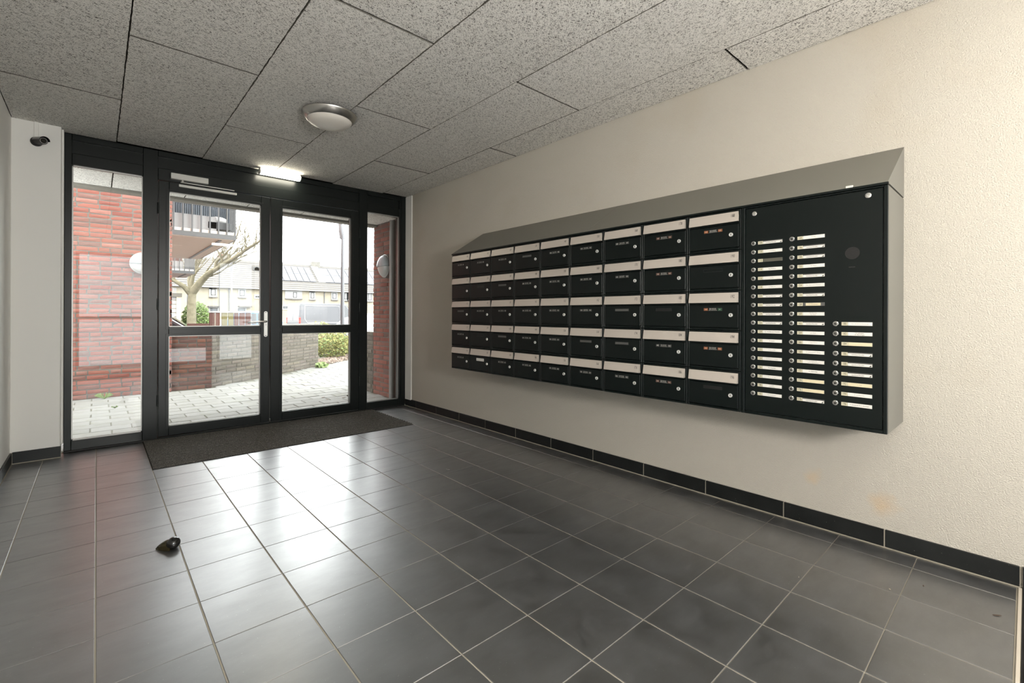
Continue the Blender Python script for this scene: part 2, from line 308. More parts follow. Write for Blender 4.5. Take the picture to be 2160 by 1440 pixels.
def text_mb(s, size, org, X=(0, -1, 0), Y=(0, 0, 1), align='CENTER', sx=.8, mb=None, off=.0004):
    """flat lettering; org is the baseline point, X/Y the writing directions"""
    cu = bpy.data.curves.new('t', 'FONT'); cu.body = s; cu.size = size; cu.align_x = align; cu.align_y = 'CENTER'; cu.resolution_u = 2
    ob = bpy.data.objects.new('t', cu); me = ob.to_mesh()
    X = Vector(X); Y = Vector(Y); Nn = X.cross(Y); org = Vector(org) + Nn * off
    mb = mb or MB(); mb.add([org + X * (v.co.x * sx) + Y * v.co.y for v in me.vertices], [tuple(p.vertices) for p in me.polygons])
    ob.to_mesh_clear(); bpy.data.objects.remove(ob); bpy.data.curves.remove(cu); return mb

# ------------------------------------------------------------------ room constants
WX, LX, WY, H = 2.845, -0.475, 5.14, 2.56
YB = -1.6          # rear glazed end of the lobby, behind the camera
T0X, T0Y, TP = 0.0, 1.8415, .3003

# ---- floor with its tiles
fl = part('floor', MB().box(LX - .2, WX + .2, YB - .1, WY + .06, -.10, -.0025), MT['grout'], kind='structure')
tag(fl, 'dark slate tiled lobby floor with pale grout', None)
tilecache = {}
def tile_mesh(wd, ln, mt='slate', th=.012):
    k = (round(wd, 3), round(ln, 3), mt)
    if k not in tilecache:
        b = MB(); c = .0012; a, d = wd / 2, ln / 2
        b.add([(-a, -d, -th), (a, -d, -th), (a, d, -th), (-a, d, -th), (-a, -d, -c), (a, -d, -c), (a, d, -c), (-a, d, -c), (-a + c, -d + c, 0), (a - c, -d + c, 0), (a - c, d - c, 0), (-a + c, d - c, 0)],
              [(0, 3, 2, 1), (8, 9, 10, 11)] + [(i, (i + 1) % 4, 4 + (i + 1) % 4, 4 + i) for i in range(4)] + [(4 + i, 4 + (i + 1) % 4, 8 + (i + 1) % 4, 8 + i) for i in range(4)])
        tilecache[k] = b.mesh('tile', MT[mt])
    return tilecache[k]
xs = [LX + .012] + [T0X + .3 * k - .001 for k in range(-1, 10)] + [WX - .012]
ys = [.028] + [T0Y + TP * j for j in range(-5, 11)] + [WY - .005]
mx0, mx1, my0 = .300, 2.402, 4.172
for i in range(len(xs) - 1):
    for j in range(len(ys) - 1):
        x0, x1, y0, y1 = xs[i] + .0025, xs[i + 1] - .0025, ys[j] + .0013, ys[j + 1] - .0013
        xm = (x0 + x1) / 2
        if mx0 < xm < mx1 and y1 > my0:
            if y0 > my0 - .02: continue
            y1 = my0 - .003
        if x1 - x0 < .02 or y1 - y0 < .02: continue
        place('tile', tile_mesh(x1 - x0, y1 - y0), fl, (xm, (y0 + y1) / 2, random.uniform(-.0004, .0002)))

# ---- doormats
def ribbed(x0, x1, y0, y1, n, h=.008):
    b = MB(); st = (y1 - y0) / n; segs = 100; wx = (x1 - x0) / segs
    rnd = random.Random(3)
    for k in range(n):
        for q in range(segs):
            o = math.sin(q * .9 + k * 2.1) * .07 * st; hh = h * rnd.uniform(.88, 1.08)
            ya, yb_ = y0 + k * st + st * .22 + o, y0 + (k + 1) * st - st * .22 + o; b.prism([(x0 + q * wx, ya, -.002), (x0 + q * wx, yb_, -.002), (x0 + q * wx, yb_ - .004, hh), (x0 + q * wx, ya + .004, hh)], (wx, 0, 0))
    return b
dm = thing('doormat', 'charcoal ribbed entrance mat sunk into the floor at the glass doors', 'doormat', (1.35, 4.65, 0))
part('backing', MB().box(mx0, mx1, my0, WY - .01, -.002, .001), MT['matd'], dm)
r = part('ribs', ribbed(mx0 + .004, mx1 - .004, my0 + .003, WY - .012, 20, .011), MT['mat'], dm, kind='stuff')
dm2 = thing('doormat', 'purple-black mat strip beyond the pale metal floor edge', 'doormat', (2.0, -.6, 0))
part('backing', MB().box(LX + .02, WX - .01, -1.3, .012, -.002, .002), MT['matd'], dm2)
part('edge_strip', MB().box(LX + .015, WX - .012, .014, .024, -.002, .003, .001), MT['straw'], dm2)
part('ribs', ribbed(LX + .03, WX - .015, -1.2, .010, 70, .009), mat('purple_fibre', (.035, .025, .04), .95, spec=.1, bump=(200, 1, .004)), dm2, kind='stuff')

# ---- walls
wr = part('wall_right', MB().box(WX, WX + .25, YB, WY + .0, 0, H + .1), MT['wall'], kind='structure'); tag(wr, 'cream textured plaster wall behind the mailboxes')
wl = part('wall_left', MB().box(LX - .25, LX, YB, WY + .12, 0, H + .1), MT['wallw'], kind='structure'); tag(wl, 'smooth white plaster wall beside the camera')
wf = part('wall_front', MB().box(LX, -.209, 5.013, WY + .12, 0, H + .1, .003), MT['wallw'], kind='structure'); tag(wf, 'short white wall stub carrying the security camera')
t1 = part('trim_1', MB().box(-.2085, -.196, 5.07, WY + .10, .09, H, .002), MT['wallw'], kind='structure'); tag(t1, 'narrow white trim between wall stub and window frame')
t2 = part('trim_2', MB().box(WX - .012, WX, 4.985, WY, .08, H, .002), MT['wallw'], kind='structure'); tag(t2, 'narrow white trim on mailbox wall beside the frame')

# ---- baseboards of dark tile
def baseb(name, lab, segs, axis, fixed, zt, th):
    root = None
    g = MB()
    a0, a1 = segs[0][0], segs[-1][1]
    s = 1 if th > 0 else -1
    if axis == 'Y': g.box(fixed, fixed + th * .8, a0, a1, 0, zt - .002)
    else: g.box(a0, a1, fixed, fixed + th * .8, 0, zt - .002)
    root = part(name, g, MT['grout'], kind='structure'); tag(root, lab)
    for (p, q) in segs:
        b = MB()
        if axis == 'Y': b.box(fixed, fixed + th, p + .0025, q - .0025, .006, zt, .0015)
        else: b.box(p + .0025, q - .0025, fixed, fixed + th, .006, zt, .0015)
        part('tile', b, MT['base'], root)
    return root
js = [5.135] + [4.873 - .4412 * k for k in range(12)]
js = [j for j in js if j > .2] + [.018]
baseb('baseboard_right', 'dark tile skirting with white joints under the mailboxes', [(js[i + 1], js[i]) for i in range(len(js) - 1)][::-1], 'Y', WX, .088, -.011)
part('baseboard_rear', MB().box(WX - .012, WX, YB, .012, 0, .089), MT['blackm'], kind='structure')
js = [LX + .0] ; jl = [5.005, 4.56, 4.12, 3.605, 3.16, 2.72, 2.28, 1.84, 1.4, .96, .52, .08]
baseb('baseboard_left', 'dark tile skirting along the white left-side wall', [(jl[i + 1], jl[i]) for i in range(len(jl) - 1)][::-1], 'Y', LX, .085, .011)
baseb('baseboard_front', 'dark tile skirting under the security camera', [(LX + .011, -.203)], 'X', 5.013, .088, -.011)

# ---- ceiling and its wood-wool panels
ce = part('ceiling', MB().box(LX - .2, WX + .2, YB, WY + .1, H + .022, H + .12), MT['woolback'], kind='structure'); tag(ce, 'ceiling of grey wood-wool cement panels')
def wool_mesh(wd, ln, seed):
    """panel with a slightly ragged chamfered edge"""
    rn = random.Random(seed); n = 44; b = MB(); a, d = wd / 2, ln / 2; P = []
    m = max(6, int(wd / .03)); k = max(6, int(ln / .03))
    for i in range(m): P.append((-a + wd * i / m, -d))
    for i in range(k): P.append((a, -d + ln * i / k))
    for i in range(m): P.append((a - wd * i / m, d))
    for i in range(k): P.append((-a, d - ln * i / k))
    N_ = len(P); V = []
    for p in P: V.append((p[0], p[1], .03))
    for p in P:
        j = rn.uniform(0, .0012); V.append((p[0] * (1 - j / a), p[1] * (1 - j / d), .006 + rn.uniform(-.001, .001)))
    for p in P:
        j = rn.uniform(.001, .0045); V.append((p[0] * (1 - j / a), p[1] * (1 - j / d), 0))
    F_ = [tuple(range(N_)), tuple(range(2 * N_, 3 * N_))[::-1]]
    for i in range(N_):
        q = (i + 1) % N_; F_.append((i, N_ + i, N_ + q, q)); F_.append((N_ + i, 2 * N_ + i, 2 * N_ + q, N_ + q))
    b.add(V, F_); b.mi = [0, 0] + [1, 2] * N_; return b.mesh('panel', [MT['wool'], MT['woolback'], MT['woolrim']])
cxs = [LX + .002, .12, .725, 1.333, 1.932, 2.528, WX - .001]
for i in range(6):
    odd = (i % 2 == 1)
    cuts = [5.11, 3.113, 1.1, -.9] if odd else [4.10, 2.12, .11, -1.4]
    yy = [WY + .0] + [c for c in cuts if c < WY - .1 or True] + [YB]
    yy = sorted(set([round(q, 3) for q in yy if YB <= q <= WY]))
    for j in range(len(yy) - 1):
        wd, ln = cxs[i + 1] - cxs[i] - .0015, yy[j + 1] - yy[j] - .009
        if ln < .05: continue
        place('panel', wool_mesh(wd, ln, i * 10 + j), ce, ((cxs[i] + cxs[i + 1]) / 2, (yy[j] + yy[j + 1]) / 2, H + random.choice([0, 0, .001, .002, -.001])))

# ------------------------------------------------------------------ glazed front: frame, sidelights, doors
FY0, FY1 = WY, WY + .09
def rb(b, x0, x1, z0, z1, y0=FY0, y1=FY1, c=.003): return b.box(x0, x1, y0, y1, z0, z1, c)
fr = thing('window_1', 'dark anthracite frame of the glazed entrance front with two sidelights', None, (1.32, WY, 0), kind='structure')
for x0, x1 in ((-.196, -.152), (.297, .401), (2.246, 2.346), (2.756, 2.833)):
    part('post', rb(MB(), x0, x1, 0.0, H), MT['frame'], fr)
part('post', MB().box(2.778, 2.833, WY - .012, WY + .0, 0.02, H, .002), MT['frame'], fr)
for x0, x1 in ((-.152, .297), (.401, 2.246), (2.346, 2.756)):
    side = x1 - x0 < 1
    zb = 2.316 if side else 2.304
    part('transom_rail', rb(MB(), x0, x1, zb, 2.408), MT['frame'], fr); part('top_rail', rb(MB(), x0, x1, 2.512, H), MT['frame'], fr)
    part('transom_panel', MB().box(x0, x1, FY0 + .022, FY1 - .01, 2.405, 2.514), MT['frame'], fr)
    if side:
        part('sill_rail', rb(MB(), x0, x1, 0.0, .088), MT['frame'], fr)
        g = MB()
        for a, b_, c_, d_ in ((x0, x0 + .008, .088, 2.316), (x1 - .008, x1, .088, 2.316), (x0, x1, .088, .096), (x0, x1, 2.308, 2.316)):
            g.box(a, b_, FY0 + .030, FY0 + .036, c_, d_)
        part('glazing_bead', g, MT['bead'], fr)
        part('glass_pane', MB().box(x0, x1, FY0 + .038, FY0 + .044, .085, 2.32), MT['glass'], fr)
part('threshold', MB().box(.401, 2.246, FY0 - .012, FY1 + .02, 0, .022, .004), MT['frame'], fr)
part('threshold', MB().box(-.196, .401, FY0 - .012, FY0 + .01, 0, .016, .004), MT['frameb'], fr)
part('threshold', MB().box(2.246, 2.833, FY0 - .012, FY0 + .01, 0, .016, .004), MT['frameb'], fr)

def door(name, lab, x0, x1, gx0, gx1):
    d = thing(name, lab, None, ((x0 + x1) / 2, WY, .02), kind='structure')
    y0, y1 = FY0 - .004, FY0 + .066
    part('stile', MB().box(x0, gx0, y0, y1, .026, 2.298, .003), MT['frame'], d)
    part('stile', MB().box(gx1, x1, y0, y1, .026, 2.298, .003), MT['frame'], d)
    part('bottom_rail', MB().box(gx0, gx1, y0, y1, .026, .110, .003), MT['frame'], d)
    part('middle_rail', MB().box(gx0, gx1, y0, y1, .918, .998, .003), MT['frame'], d)
    part('top_rail', MB().box(gx0, gx1, y0, y1, 2.212, 2.298, .003), MT['frame'], d)
    for z0, z1 in ((.110, .918), (.998, 2.212)):
        part('glass_pane', MB().box(gx0, gx1, FY0 + .030, FY0 + .036, z0, z1), MT['glass'], d)
        g = MB()
        for a, b_, c_, e_ in ((gx0, gx0 + .007, z0, z1), (gx1 - .007, gx1, z0, z1), (gx0, gx1, z0, z0 + .007), (gx0, gx1, z1 - .007, z1)):
            g.box(a, b_, FY0 + .0215, FY0 + .029, c_, e_)
        part('glazing_bead', g, MT['bead'], d)
    # gasket steps around the panes
    g = MB()
    for z0, z1 in ((.110, .918), (.998, 2.212)):
        for a, b_, c_, e_ in ((gx0 - .022, gx0, z0 - .02, z1 + .02), (gx1, gx1 + .022, z0 - .02, z1 + .02)): g.box(a, b_, y0 - .003, y0 + .002, c_, e_, .001)
        for c_, e_ in ((z0 - .02, z0), (z1, z1 + .02)): g.box(gx0, gx1, y0 - .003, y0 + .002, c_, e_, .001)
    part('gasket', g, MT['frame'], d)
    for hz in (.35, 1.2, 2.05):
        hx = x0 - .004 if name == 'door_1' else x1 + .004
        part('hinge', MB().tube([(hx, y0 - .008, hz - .05), (hx, y0 - .008, hz + .05)], .007, 10), MT['frame'], d, True)
    return d
d1 = door('door_1', 'glazed door leaf with lever handle and closer', .405, 1.305, .480, 1.224)
d2 = door('door_2', 'glazed door leaf without handle nearer the mailboxes', 1.313, 2.242, 1.424, 2.147)
yh = FY0 - .006
hb = MB()
pts = []
for k in range(9): q = math.pi * k / 8; pts.append((1.267 + .016 * math.cos(q), yh, 1.130 + .016 * math.sin(q)))
for k in range(9): q = math.pi + math.pi * k / 8; pts.append((1.267 + .016 * math.cos(q), yh, .905 + .016 * math.sin(q)))
hb.prism(pts, (0, -.009, 0))
hd = part('handle', hb, MT['alu'], d1, label='satin aluminium backplate and lever')
part('lever', MB().tube([(1.262, yh - .008, 1.043), (1.262, yh - .045, 1.043), (1.255, yh - .056, 1.043), (1.20, yh - .060, 1.042), (1.12, yh - .058, 1.036), (1.095, yh - .050, 1.034)], [.011, .010, .0105, .0095, .0085, .008], 12), MT['chrome'], hd, True)
sb = MB()
for z in (1.134, .900): sb.lathe([(.0045, 0), (.0045, .002), (.003, .003)], (1.267, yh - .009, z), (0, -1, 0), 10)
part('screw', sb, MT['blackm'], hd)
part('keyhole', MB().lathe([(.008, 0), (.008, .003), (.006, .004)], (1.267, yh - .009, 1.010), (0, -1, 0), 12), MT['chrome'], hd)
part('flush_bolt', MB().box(1.300, 1.312, yh - .012, yh + .006, .024, .062, .002), MT['chrome'], d2)

cl = thing('door_closer', 'white overhead door closer above the handled door leaf', 'door closer', (.63, WY, 2.3))
part('body', MB().box(.492, .770, WY - .050, WY - .001, 2.322, 2.374, .003), MT['white'], cl)
part('end_cap', MB().box(.488, .493, WY - .049, WY - .002, 2.323, 2.373, .001), MT['alu'], cl)
part('arm', MB().box(.560, .985, WY - .030, WY - .020, 2.300, 2.309, .002), MT['alu'], cl)
part('pivot', MB().lathe([(.012, 0), (.012, .02)], (.575, WY - .026, 2.303), n=12), MT['alu'], cl)
part('slide_rail', MB().box(.548, 1.004, WY - .034, WY - .008, 2.262, 2.284, .002), MT['white'], cl)

# ---- batten light on the ceiling above the doors
bl = thing('batten_light', 'lit cream batten light on the ceiling above the doors', 'ceiling light', (1.38, 5.06, H))
b = MB(); b.box(1.188, 1.572, 5.035, 5.10, H - .022, H - .001, .004); part('housing', b, MT['white'], bl)
prof = [(5.030, H - .020), (5.024, H - .030), (5.028, H - .045), (5.045, H - .058), (5.065, H - .062), (5.085, H - .058), (5.100, H - .045), (5.104, H - .030), (5.10, H - .020)]
part('diffuser', MB().prism([(1.195, y, z) for y, z in prof], (.370, 0, 0)), MT['led'], bl, True)
for x in (1.187, 1.565): part('end_cap', MB().prism([(x, y + (y - 5.065) * .06, z - .001) for y, z in prof], (.008, 0, 0)), MT['white'], bl, True)

# ---- round ceiling lamp
lp = thing('ceiling_lamp', 'round ceiling lamp with brushed metal rim and opal glass', 'ceiling lamp', (1.235, 3.335, H))
LC = (1.235, 3.335, H)
part('backplate', MB().lathe([(.13, 0), (.145, .020), (.145, .022)], LC, (0, 0, -1), 48), MT['blackm'], lp, True)
part('rim', MB().lathe([(.168, .016), (.186, .018), (.188, .022), (.186, .030), (.155, .062), (.151, .064), (.149, .060)], LC, (0, 0, -1), 64), mat('spun_metal', (.46, .45, .43), .27, .95), lp, True)
part('diffuser', MB().lathe([(.150, .058), (.149, .064), (.140, .078), (.118, .091), (.085, .101), (.045, .107), (.004, .109)], LC, (0, 0, -1), 64), MT['lampg'], lp, True)

# ---- security camera with conduit
sv = thing('security_camera', 'small black bullet camera on the white wall stub', 'security camera', (-.335, 5.013, 2.42))
part('mount', MB().lathe([(.034, 0), (.034, .012), (.028, .020), (.012, .024)], (-.343, 5.013, 2.413), (0, -1, 0), 24), MT['blackm'], sv, True)
a = Vector((-.338, 4.995, 2.416)); q = Vector((-.300, 4.915, 2.405)); dd = (q - a).normalized()
part('body', MB().lathe([(.018, -.006), (.025, .0), (.026, .03), (.026, .088), (.022, .090)], a, dd, 24), MT['blackm'], sv, True)
ln_ = part('lens', MB().lathe([(.018, .0905), (.017, .092), (.010, .0915), (.009, .088)], a, dd, 24), MT['black'], sv, True)
part('lens_ring', MB().lathe([(.0215, .089), (.0215, .092), (.0185, .092), (.0185, .089)], a, dd, 24), MT['inkg'], sv, True)
up = Vector((0, 0, 1)); sd = dd.cross(up).normalized(); hd_ = sd.cross(dd).normalized(); b = MB()
P = []
for k in range(13):
    t = math.pi * (k / 12) * 1.0; P.append((math.cos(t) * .031, math.sin(t) * .031))
V = []
for s_ in (.0, .108):
    for (u_, v_) in P: V.append(a + dd * s_ + sd * u_ + hd_ * v_)
    for (u_, v_) in P[::-1]: V.append(a + dd * s_ + sd * u_ * .93 + hd_ * v_ * .93)
n_ = 26; b.add(V, [tuple(range(n_)), tuple(range(n_, 2 * n_))[::-1]] + [(i, (i + 1) % n_, n_ + (i + 1) % n_, n_ + i) for i in range(n_)])
part('sunshield', b, MT['black'], sv, True)
solo('cable_trunking', MB().box(-.356, -.331, 4.997, 5.013, 2.440, H, .002), MT['wallw'], 'thin white cable duct from ceiling down to the security camera', 'cable duct', (-.343, 5.01, 2.44))

# ------------------------------------------------------------------ mailboxes
MX = 2.475; MY0, MP = 3.604, .2904; MZ0, MH = .6195, .2105
hood = thing('mailbox_hood', 'sloping grey sheet metal hood above the mailbox bank', 'hood', (WX, 2.0, 1.69))
for y0, y1 in ((2.008, MY0), (.394, 2.006)):
    part('hood_sheet', MB().prism([(MX - .003, y0, 1.680), (MX - .003, y0, 1.686), (WX - .001, y0, 1.920), (WX - .001, y0, 1.680)], (0, y1 - y0, 0)), MT['casing'], hood)
part('drip_edge', MB().box(MX - .006, MX + .010, .392, MY0, 1.6735, 1.684, .001), MT['box'], hood)
part('clip', MB().box(MX - .004, MX + .012, .516, .542, 1.684, 1.694, .001), MT['white'], hood)

proto = thing('mailbox', '', 'mailbox', (0, 0, 0))
hb_ = MP / 2
b = MB().box(.012, WX - MX - .001, -hb_ + .0015, hb_ - .0015, .0015, MH - .0015)
hou = part('housing', b, MT['box'], proto, local=True)
b = MB()
b.box(0, .014, -hb_ + .001, -hb_ + .0115, .001, MH - .001, .0015); b.box(0, .014, hb_ - .0115, hb_ - .001, .001, MH - .001, .0015)
b.box(0, .014, -hb_ + .0115, hb_ - .0115, .001, .0115, .0015); b.box(0, .014, -hb_ + .0115, hb_ - .0115, MH - .0095, MH - .001, .0015)
b.box(.001, .014, -hb_ + .0115, hb_ - .0115, .1385, .144, .001)
part('front_frame', b, MT['box'], proto, local=True)
b = MB(); fw = .1322
b.prism([(.004, -fw, .1990), (-.004, -fw, .1990), (-.013, -fw, .1500), (-.013, -fw, .1470), (-.0005, -fw, .1470), (-.0005, -fw, .1490), (-.0105, -fw, .1500), (-.0015, -fw, .1975)], (0, 2 * fw, 0))
for y in (-fw, fw - .0015): b.prism([(.004, y, .1990), (-.004, y, .1990), (-.013, y, .1470), (.004, y, .1470)], (0, .0015, 0))
flap = part('flap', b, MT['steel'], proto, local=True, label='brushed steel letter flap')
b = MB().box(-.0015, .004, -.1325, .1325, .0155, .1355, .0012)
dr = part('door', b, MT['box'], proto, local=True)
b = MB(); b.lathe([(.0105, 0), (.0105, .004), (.0095, .0055), (.006, .0055), (.0055, .004)], (-.0015, -.095, .081), (-1, 0, 0), 18)
lk = part('lock', b, mat('lock_nickel', (.86, .86, .84), .28, .55), dr, True, local=True)
part('keyway', MB().box(-.0072, -.0056, -.0962, -.0938, .0765, .0855), MT['blackm'], dr, local=True)
b = MB()
for z0, z1, y0, y1 in ((.1025, .1040, -.051, .051), (.1180, .1195, -.051, .051), (.1025, .1195, -.051, -.0495), (.1025, .1195, .0495, .051)): b.box(-.0028, -.001, y0, y1, z0, z1)
part('name_slot', b, mat('slot_rim', (.02, .025, .024), .3), dr, local=True)
sticker = {}
def sticker_kind(kind):
    """list of (name, mb, material) in box coordinates"""
    if kind in sticker: return sticker[kind]
    out = []; x = -.0022
    def sq(y0, y1, m): out.append(('sticker', MB().box(x, -.0014, y0, y1, .1045, .1178), m))
    def tx(s, y, z, sz, m): out.append(('writing', text_mb(s, sz, (x, y, z), sx=.85), m))
    if kind in ('nn', 'nnf', 'nj', 'nnp'):
        om = {'nn': MT['orange'], 'nnf': MT['orangep'], 'nj': MT['orange'], 'nnp': MT['greyst']}[kind]
        sq(.027, .049, om); sq(-.049, -.027, MT['green'] if kind == 'nj' else om)
        t1_ = MT['stext'] if kind != 'nn' else MT['stext']
        tx('NEE', .0375, .111, .0085, t1_); tx('JA' if kind == 'nj' else 'NEE', -.0375, .111, .0085, t1_)
        for k, s in enumerate(('GEEN ONGEADRES-', 'SEERD DRUKWERK', 'GEEN HUIS-AAN-HUIS')): tx(s, 0, .1160 - .0047 * k, .0052, MT['stext'])
    elif kind == 'dark': sq(-.049, .049, MT['blackm'])
    elif kind == 'grey': sq(-.049, .049, MT['greyst'])
    elif kind == 'white':
        out.append(('sticker', MB().box(x - .0008, -.0014, -.052, .052, .098, .122), MT['cardw']))
        x -= .0008; tx('NEE', .036, .110, .010, MT['inkg']); tx('NEE', -.036, .110, .010, MT['inkg']); tx('reclamedrukwerk', 0, .110, .0055, MT['inkg'])
    sticker[kind] = [(n, m_.mesh(n, mt_), ) for n, m_, mt_ in out]; return sticker[kind]
KIND = {188: 'nn', 178: 'nnf', 168: 'nnp', 158: 'nnp', 148: 'nnp', 138: 'grey', 128: 'nnp', 118: 'nnp', 108: 'nnp', 190: 'none', 180: 'nnf', 170: 'nnp', 160: 'nnp', 150: 'nnp', 140: 'nnp', 130: 'grey', 120: 'dark', 110: 'none',
        192: 'nj', 182: 'dark', 172: 'grey', 162: 'nnp', 152: 'nnp', 142: 'nnp', 132: 'nnp', 122: 'nnp', 112: 'grey', 194: 'nn', 184: 'nnp', 174: 'grey', 164: 'grey', 154: 'nnp', 144: 'nnp', 134: 'grey', 124: 'none', 114: 'nnp',
        196: 'dark', 186: 'nnf', 176: 'nnp', 166: 'nnp', 156: 'nnp', 146: 'nnp', 136: 'nnp', 126: 'white', 116: 'nnp'}
KTXT = {'nn': 'orange stickers', 'nnf': 'faded rust stickers', 'nnp': 'worn grey stickers', 'nj': 'orange and green stickers', 'dark': 'black name slot', 'grey': 'grey name strip', 'none': 'empty slot', 'white': 'white sticker'}
ROWN = ('top box', 'second box down', 'middle box', 'fourth box down', 'bottom box')
COLN = ('column nearest the glass doors', 'second column from the doors', 'third column from the doors', 'fourth column from the doors', 'central column', 'fourth column from doorbells', 'third column from doorbells', 'second column from doorbells', 'column beside the doorbells')
boxes = [proto] + [copy_tree(proto) for _ in range(44)]
for c_ in range(9):
    for r_ in range(5):
        num = 108 + 10 * c_ + 2 * r_; o = boxes[c_ * 5 + r_]
        o.location = (MX, MY0 - MP * (c_ + .5), MZ0 + MH * (4 - r_))
        tag(o, 'mailbox %d with %s, %s of the %s' % (num, KTXT[KIND[num]], ROWN[r_], COLN[c_]), 'mailbox', 'mailboxes in the wall bank')
        ch = {q.name.split('.')[0]: q for q in o.children}
        tb = text_mb(str(num), .0235, (-.0082, -.106, .1775), Y=Vector((.18, 0, .98)), sx=.62, off=.0006)
        t = bpy.data.objects.new('number', tb.mesh('number', MT['ink'])); C.objects.link(t); t.parent = ch['flap']
        for n, me in sticker_kind(KIND[num]):
            t = bpy.data.objects.new(n, me); C.objects.link(t); t.parent = ch['door']

# ---- intercom panel
ip = thing('intercom_panel', 'tall black doorbell panel with three columns of buttons and name plates', 'doorbell panel', (MX, .687, MZ0))
b = MB().box(MX + .016, WX - .001, .3945, .9893, .620, 1.672); part('housing', b, MT['casing'], ip)
b = MB(); b.box(MX, MX + .018, .972, .9890, .620, 1.6725, .0015); b.box(MX, MX + .018, .3945, .4085, .620, 1.6725, .0015)
b.box(MX, MX + .018, .4085, .972, .620, .634, .0015); b.box(MX, MX + .018, .4085, .972, 1.6655, 1.6725, .0015)
part('frame', b, MT['box'], ip)
pd = part('front_plate', MB().box(MX + .003, MX + .014, .4115, .9695, .637, 1.6635, .0015), MT['box'], ip)
PX = MX + .003
for y, z in ((.926, 1.634), (.462, 1.639)):
    part('lock', MB().lathe([(.0115, 0), (.0115, .003), (.008, .0045), (.0045, .0045), (.004, .003)], (PX, y, z), (-1, 0, 0), 18), MT['chrome'], ip, True)
b = MB()
for k in range(5):
    z = 1.384 + .006 * k; hw = .018 if k in (1, 2, 3) else .012; b.box(PX - .0008, PX, .518 - hw, .518 + hw, z - .001, z + .001)
b.lathe([(.027, 0), (.027, .0008), (.0255, .0008), (.0255, .0001)], (PX, .518, 1.396), (-1, 0, 0), 32)
part('speaker_grille', b, MT['blackm'], ip)
part('writing', text_mb('intercom', .008, (PX, .519, 1.335)), MT['greyst'], ip)
bb = MB(); bb.lathe([(.0115, 0), (.0115, .002), (.0095, .004), (.0080, .004), (.0070, .002)], (0, 0, 0), (-1, 0, 0), 18)
btn = bb.mesh('push_button', MT['chrome'], True)
bc = MB(); bc.lathe([(.0055, .001), (.0055, .004), (.003, .0052), (.0005, .0055)], (0, 0, 0), (-1, 0, 0), 14); btc = bc.mesh('button_cap', mat('button_dark_chrome', (.10, .10, .095), .2, .9), True)
pw, ph = .112, .0165
pm = MB().box(0, .002, -pw / 2, pw / 2, -ph / 2, ph / 2, .0006).mesh('name_plate', MT['greyst'])
ncard = MB().box(-.0006, .0003, pw / 2 - .0235, pw / 2 - .001, -ph / 2 + .0008, ph / 2 - .0008).mesh('number_card', MT['cardn'])
def namecard(m, dz=0, top=0): return MB().box(-.0006, .0003, -pw / 2 + .001, pw / 2 - .0245, -ph / 2 + .0008, ph / 2 - .0008 - top).mesh('name_card', m)
cw, cc, ck, cwt = namecard(MT['cardw']), namecard(MT['cardc']), namecard(MT['carddk']), namecard(MT['cardw'], top=.0035)
cshort = MB().box(-.0006, .0003, -pw / 2 + .016, pw / 2 - .036, -ph / 2 + .002, ph / 2 - .002).mesh('name_card', MT['cardc'])
NH = 'naamkaarthouder'
NAMES = {108: NH, 110: 'J. Rozenberg', 112: None, 114: 'Roy Woltos J.', 116: 'J.J. Bos', 118: 'D. Mohit, Jan', 120: NH, 122: NH, 124: NH, 126: NH, 128: 'A.J. HAVENS & A. TOGUNI', 130: 'A. Linders', 132: 'P. de van Eck', 134: 'C.J. Hommen-Lemmer', 136: 'P.G. Moerman', 138: 'B. van der Kuil', 140: 'D. Smid\nJ. Smidsing', 142: 'R.E. Rodenstein',
         144: 'D. Hey', 146: NH, 148: NH, 150: 'A.P. Thijsen', 152: NH, 154: 'Fam. Boshuizen-Wieman', 156: NH, 158: 'J.C. Zoonekeen', 160: 'A.B. Burchan\nR.J. Seum', 162: NH, 164: 'J.E. Heuft', 166: 'J. Thea Lantjes', 168: 'F.F. Zhiang & H.T. Zhang', 170: 'G. Dijkers &\nM.R.F. Dommissen', 172: 'M. TEEKSTRA', 174: '', 176: '', 178: NH,
         180: 'Fam. Betteman-Harishung', 182: 'H. Lahmeker\nM. Mannshagen', 184: '', 186: NH, 188: NH, 190: NH, 192: 'C. Mol', 194: 'R. Leeuwerinke', 196: 'P. Somers & W.C. Hornham'}
cols = [(108, 18, .9305, .853, 1.484, .0445), (144, 18, .7565, .677, 1.486, .04475), (180, 9, .579, .501, 1.084, .0445)]
